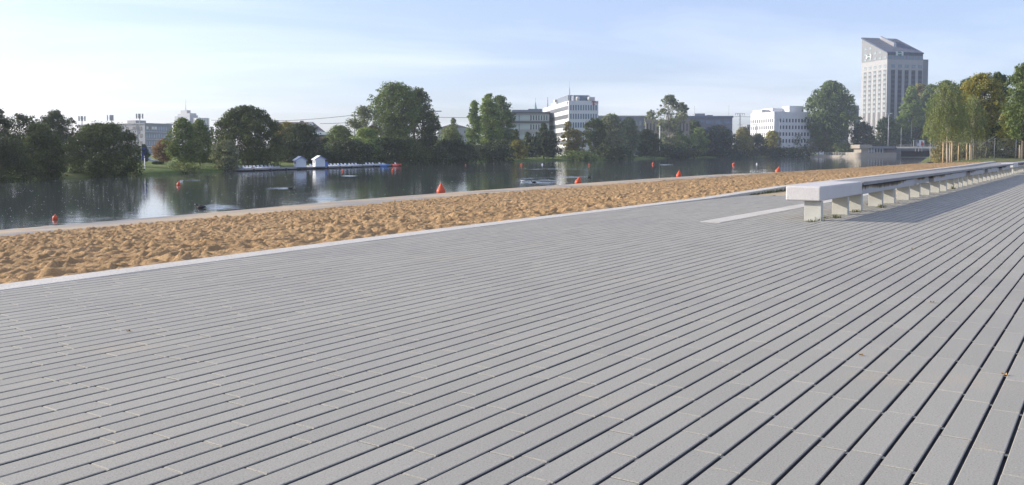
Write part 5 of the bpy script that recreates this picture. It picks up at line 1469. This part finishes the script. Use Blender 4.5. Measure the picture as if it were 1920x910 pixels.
def rail_mast():
    Y = 560; a = wp(1387.5, 213, Y); r = empty('railway_mast', (a.x, a.y, GZ)); tag(r, 'grey lattice railway mast carrying wires left of the white cubic block', 'mast'); h = a.z - GZ
    mb = MB()
    for s in (-1, 1): mb.tube([(s * .55, 0, -1), (s * .3, 0, h)], .16, 5)
    for k in range(10): z = h * k / 10; s = 1 if k % 2 else -1; mb.bar((s * .5, 0, z), (-s * .45, 0, z + h / 10), .14)
    mb.build('lattice', M['pole'], r)
    mb = MB(); mb.bar((-2.9, 0, h), (2.9, 0, h), .22); mb.bar((-1.6, 0, h * .72), (1.6, 0, h * .72), .2); mb.build('cross_arm', M['pole'], r)
    for x in (-2.8, -1.4, 1.4, 2.8):
        mb = MB(); mb.tube([(x, 0, h - .1), (x, 0, h - 1.2)], .13, 6); mb.build('insulator', M['tile_roof'], r)
rail_mast()
def small_mast(px, top, Y, label):
    a = wp(px, top, Y); r = empty('power_mast', (a.x, a.y, GZ)); tag(r, label, 'mast'); h = a.z - GZ
    mb = MB(); mb.tube([(0, 0, -1), (0, 0, h)], [.42, .3], 7); mb.build('shaft', M['pole'], r)
    mb = MB(); mb.bar((-1.2, 0, h - .5), (1.2, 0, h - .5), .25); mb.build('cross_arm', M['pole'], r)
small_mast(664.5, 209, 400, 'grey power mast above the thin pale tree, carrying the cables')
def cable(label, pts, Y, sag=.0):
    P = [wp(px, py, Y) for px, py in pts]; mb = MB(); pp = []
    for i in range(len(P) - 1):
        for k in range(12):
            t = k / 12; q = P[i].lerp(P[i + 1], t); q.z -= sag * 4 * t * (1 - t) * 1.0; pp.append(q)
    pp.append(P[-1]); mb.tube(pp, .10, 4)
    tag(mb.build('overhead_cable', M['cable']), label, 'cable')
cable('upper overhead cable sagging left from the power mast across the sky', [(396, 225.5), (540, 226.5), (664, 216)], 402, .25)
cable('overhead cable running right from the power mast behind the tall poplars', [(664, 216), (820, 220), (960, 219)], 402, .3)
cable('lower faint overhead cable above the tiled house', [(600, 232), (664, 229)], 402, .2)
cable('overhead wire running from the railway mast to both sides', [(1330, 219.5), (1387, 218.5), (1440, 219)], 559, .3)
cable('overhead wire at the far left, above the blue-grey office', [(296, 233), (340, 228.5)], 420, .2)
def crane():
    Y = 700; a = wp(812, 210, Y); r = empty('tower_crane', (a.x, a.y, GZ)); tag(r, 'far tower crane whose jib shows right of the big poplar', 'crane'); h = a.z - GZ
    mb = MB(); mb.box(-.9, .9, -.9, .9, -1, h); mb.build('mast', M['yellow'], r)
    mb = MB(); mb.box(-3, 6.6, -.5, .5, h, h + .9); mb.build('jib', M['pole'], r)
    mb = MB(); mb.box(-3.4, -2, -.8, .8, h - 1.4, h); mb.build('counterweight', M['grey_wall'], r)
crane()
# aerials on the roof of the left office
def aerial(px, py_t, py_b, label, Y, wide):
    a, b = wp(px, py_t, Y), wp(px, py_b, Y); r = empty('aerial', (a.x, a.y, b.z)); tag(r, label, 'aerial', 'mobile phone aerials on the left bank'); h = a.z - b.z
    mb = MB(); mb.tube([(0, 0, -6), (0, 0, h * .9)], .22, 6); mb.build('mast', M['pole'], r)
    for dx, w in wide:
        mb = MB(); mb.box(dx - w / 2, dx + w / 2, -.3, .3, h * .42, h); mb.build('panel', M['mid_grey'], r, .04)
        if abs(dx) > .3: mb = MB(); mb.bar((0, .1, h * .7), (dx, .1, h * .7), .12); mb.build('bracket', M['pole'], r)
aerial(153.5, 218, 234, 'leftmost of the three aerials, three panels above the round willow', 405, [(-1.3, .42), (0, .8), (1.35, .42)])
aerial(208.5, 216, 234, 'middle one of the three aerials, one wide panel and a thin one', 405, [(-1.7, .22), (.15, 1.6)])
aerial(261.5, 213.5, 229, 'rightmost of the three aerials, three panels above the office roof hut', 402, [(-1.3, .42), (-.05, .9), (1.4, .42)])

# ------------------------------------------------------------------ things on the left bank
def parasol(px, py, Y):
    a = wp(px, py, Y); r = empty('parasol', (a.x, a.y, -.9)); tag(r, 'faded red parasol in the gap between the dark bush and the round willow', 'parasol'); h = a.z + .9
    mb = MB(); mb.lathe([(1.0, h - .34), (.62, h - .12), (.05, h)], 10); mb.build('canopy', M['red'], r)
    mb = MB(); mb.tube([(0, 0, 0), (0, 0, h)], .03, 6); mb.build('pole', M['pole'], r)
    mb = MB(); mb.lathe([(.3, 0), (.3, .1), (.06, .16)], 10); mb.build('foot', M['grey_wall'], r)
parasol(120, 307.5, 118)
def box_thing(name, label, cat, px0, px1, py0, py1, Y, parts):
    a, b = wp(px0, py1, Y), wp(px1, py0, Y); r = empty(name, (a.x, Y, a.z)); tag(r, label, cat); return r, b.x - a.x, b.z - a.z
r, w, h = box_thing('chair', 'red garden chair below the faded red parasol', 'chair', 121, 126.5, 318, 324, 108, 0)
mb = MB(); mb.box(0, w, 0, .4, h * .45, h * .55); mb.build('seat', M['red'], r, .02)
mb = MB(); mb.prism([(.36, h * .5), (.42, h * .5), (.55, h), (.49, h)], 0, 0, w); mb.build('backrest', M['red'], r)
for x in (.02, w - .02):
    for y in (.02, .38): mb = MB(); mb.tube([(x, y, 0), (x, y, h * .47)], .018, 5); mb.build('leg', M['white_paint'], r)
def person(label, px, py_feet, Y, h, shirt='shirt', rz=0.0):
    a = wp(px, py_feet, Y); r = empty('person', (a.x, a.y, a.z), rz); tag(r, label, 'person')
    def sk(name, vs, ed, rad, mat, root=0):
        me = bpy.data.meshes.new(name); me.from_pydata([(x * h, y * h, z * h) for x, y, z in vs], ed, []); me.materials.append(M[mat])
        o = link(name, me, r); o.modifiers.new('skin', 'SKIN'); s = o.modifiers.new('sub', 'SUBSURF'); s.levels = 1; s.render_levels = 2
        for i, v in enumerate(me.skin_vertices[0].data): v.radius = (rad[i] * h, rad[i] * h); 
        me.skin_vertices[0].data[root].use_root = True
    sk('body', [(0, 0, .53), (0, 0, .66), (0, .005, .80), (0, 0, .865), (0, -.012, .93), (0, -.01, .975),
                (.105, 0, .80), (.125, .02, .64), (.12, -.03, .50), (-.105, 0, .80), (-.125, .02, .64), (-.12, -.03, .50),
                (.05, 0, .50), (.055, -.03, .28), (.06, .03, .05), (.06, -.05, .015), (-.05, 0, .50), (-.06, .05, .28), (-.06, .08, .05), (-.06, .0, .015)],
       [(0, 1), (1, 2), (2, 3), (3, 4), (4, 5), (2, 6), (6, 7), (7, 8), (2, 9), (9, 10), (10, 11), (0, 12), (12, 13), (13, 14), (14, 15), (0, 16), (16, 17), (17, 18), (18, 19)],
       [.075, .07, .07, .032, .055, .04, .034, .026, .02, .034, .026, .02, .052, .036, .026, .02, .052, .036, .026, .02], 'skin')
    sk('shirt', [(0, 0, .52), (0, 0, .66), (0, .005, .80), (0, 0, .85), (.108, 0, .80), (.127, .02, .66), (-.108, 0, .80), (-.127, .02, .66)],
       [(0, 1), (1, 2), (2, 3), (2, 4), (4, 5), (2, 6), (6, 7)], [.084, .08, .08, .045, .044, .036, .044, .036], shirt)
    sk('trousers', [(0, 0, .53), (.05, 0, .48), (.055, -.03, .28), (.06, .03, .06), (-.05, 0, .48), (-.06, .05, .28), (-.06, .08, .06)],
       [(0, 1), (1, 2), (2, 3), (0, 4), (4, 5), (5, 6)], [.084, .06, .044, .034, .06, .044, .034], 'trousers')
    mb = MB(); mb.lathe([(.03 * h, -.03 * h), (.058 * h, 0), (.054 * h, .035 * h), (.02 * h, .055 * h)], 10, (0, .012 * h, .945 * h)); mb.build('hair', M['hair'], r)
person('person in white shirt and dark trousers walking left of the big domed tree', 389.5, 308.3, 190, 1.5, rz=R(80))
def banner(label, px, py0, py1, Y, mat):
    a, b = wp(px, py0, Y), wp(px, py1, Y); r = empty('banner', (a.x, Y, b.z)); tag(r, label, 'banner'); h = a.z - b.z
    mb = MB(); mb.tube([(0, 0, -2.5), (0, 0, h + .4)], .05, 6); mb.build('pole', M['pole'], r)
    mb = MB(); n_ = 6
    vs = []
    for i in range(n_ + 1):
        z = h * i / n_; o_ = .05 * math.sin(i * 1.3)
        vs += [(.06, o_, z), (.62, -o_ - .02, z - .03), (.62, -o_ + .0, z - .03), (.06, o_ + .02, z)]
    fs = []
    for i in range(n_):
        for j in range(4): fs.append((4 * i + j, 4 * i + (j + 1) % 4, 4 * i + 4 + (j + 1) % 4, 4 * i + 4 + j))
    fs += [(0, 1, 2, 3), tuple(range(4 * n_, 4 * n_ + 4))]
    mb.add(vs, fs); mb.build('cloth', M[mat], r)
banner('dark blue upright banner beside the small dark tree right of the willow', 265, 276, 300, 112, 'banner')
def car(label, px, py, Y, mat, rz=0.0):
    a = wp(px, py, Y); r = empty('parked_car', (a.x, Y, a.z), rz); tag(r, label, 'car', 'cars parked behind the left bank trees')
    mb = MB(); mb.prism([(-2.1, .3), (-2.1, .75), (-1.7, .88), (1.1, .92), (2.0, .78), (2.15, .55), (2.1, .3)], 1, -.85, .85); mb.build('body', M[mat], r, .06)
    mb = MB(); mb.prism([(-1.75, .86), (-1.35, 1.36), (.25, 1.40), (1.05, .90)], 1, -.72, .72); mb.build('cabin', M['glass'], r, .05)
    mb = MB(); mb.prism([(-1.36, 1.36), (.26, 1.40), (.2, 1.45), (-1.3, 1.42)], 1, -.70, .70); mb.build('roof', M[mat], r)
    for x in (-1.35, 1.35):
        for y in (-.8, .8):
            mb = MB(); mb.lathe([(.32, -.1), (.34, 0), (.32, .1)], 14, (x, y, .33), 0, Matrix.Rotation(R(90), 4, 'X')); w_ = mb.build('wheel', M['rubber'], r)
            mb = MB(); mb.lathe([(.19, -.112), (.19, .112)], 10, (x, y, .33), 0, Matrix.Rotation(R(90), 4, 'X')); mb.build('rim', M['metal'], w_)
    for y in (-.6, .6): mb = MB(); mb.box(2.06, 2.14, y - .18, y + .18, .58, .72); mb.build('headlight', M['glass_pale'], r)
car('silver parked car seen between the round willow and the rusty tree', 272, 309.5, 150, 'car_grey', R(8))
car('white parked car half hidden under the far left trees', 28, 316, 112, 'car_white', R(-5))
car('white parked car behind the slim poplar left of the big domed tree', 401, 305.5, 205, 'car_white', R(4))
def picket():
    a = wp(262, 315, 128); b = wp(292, 314, 128); r = empty('low_wall', (a.x, 128, a.z)); tag(r, 'low pale wall along the path behind the grass right of the willow', 'wall')
    mb = MB(); mb.box(0, b.x - a.x, 0, .25, -.2, .42); mb.build('wall_face', M['offwhite'], r)
    mb = MB(); mb.box(-.04, b.x - a.x + .04, -.04, .29, .42, .48); mb.build('coping', M['kerb'], r)
picket()
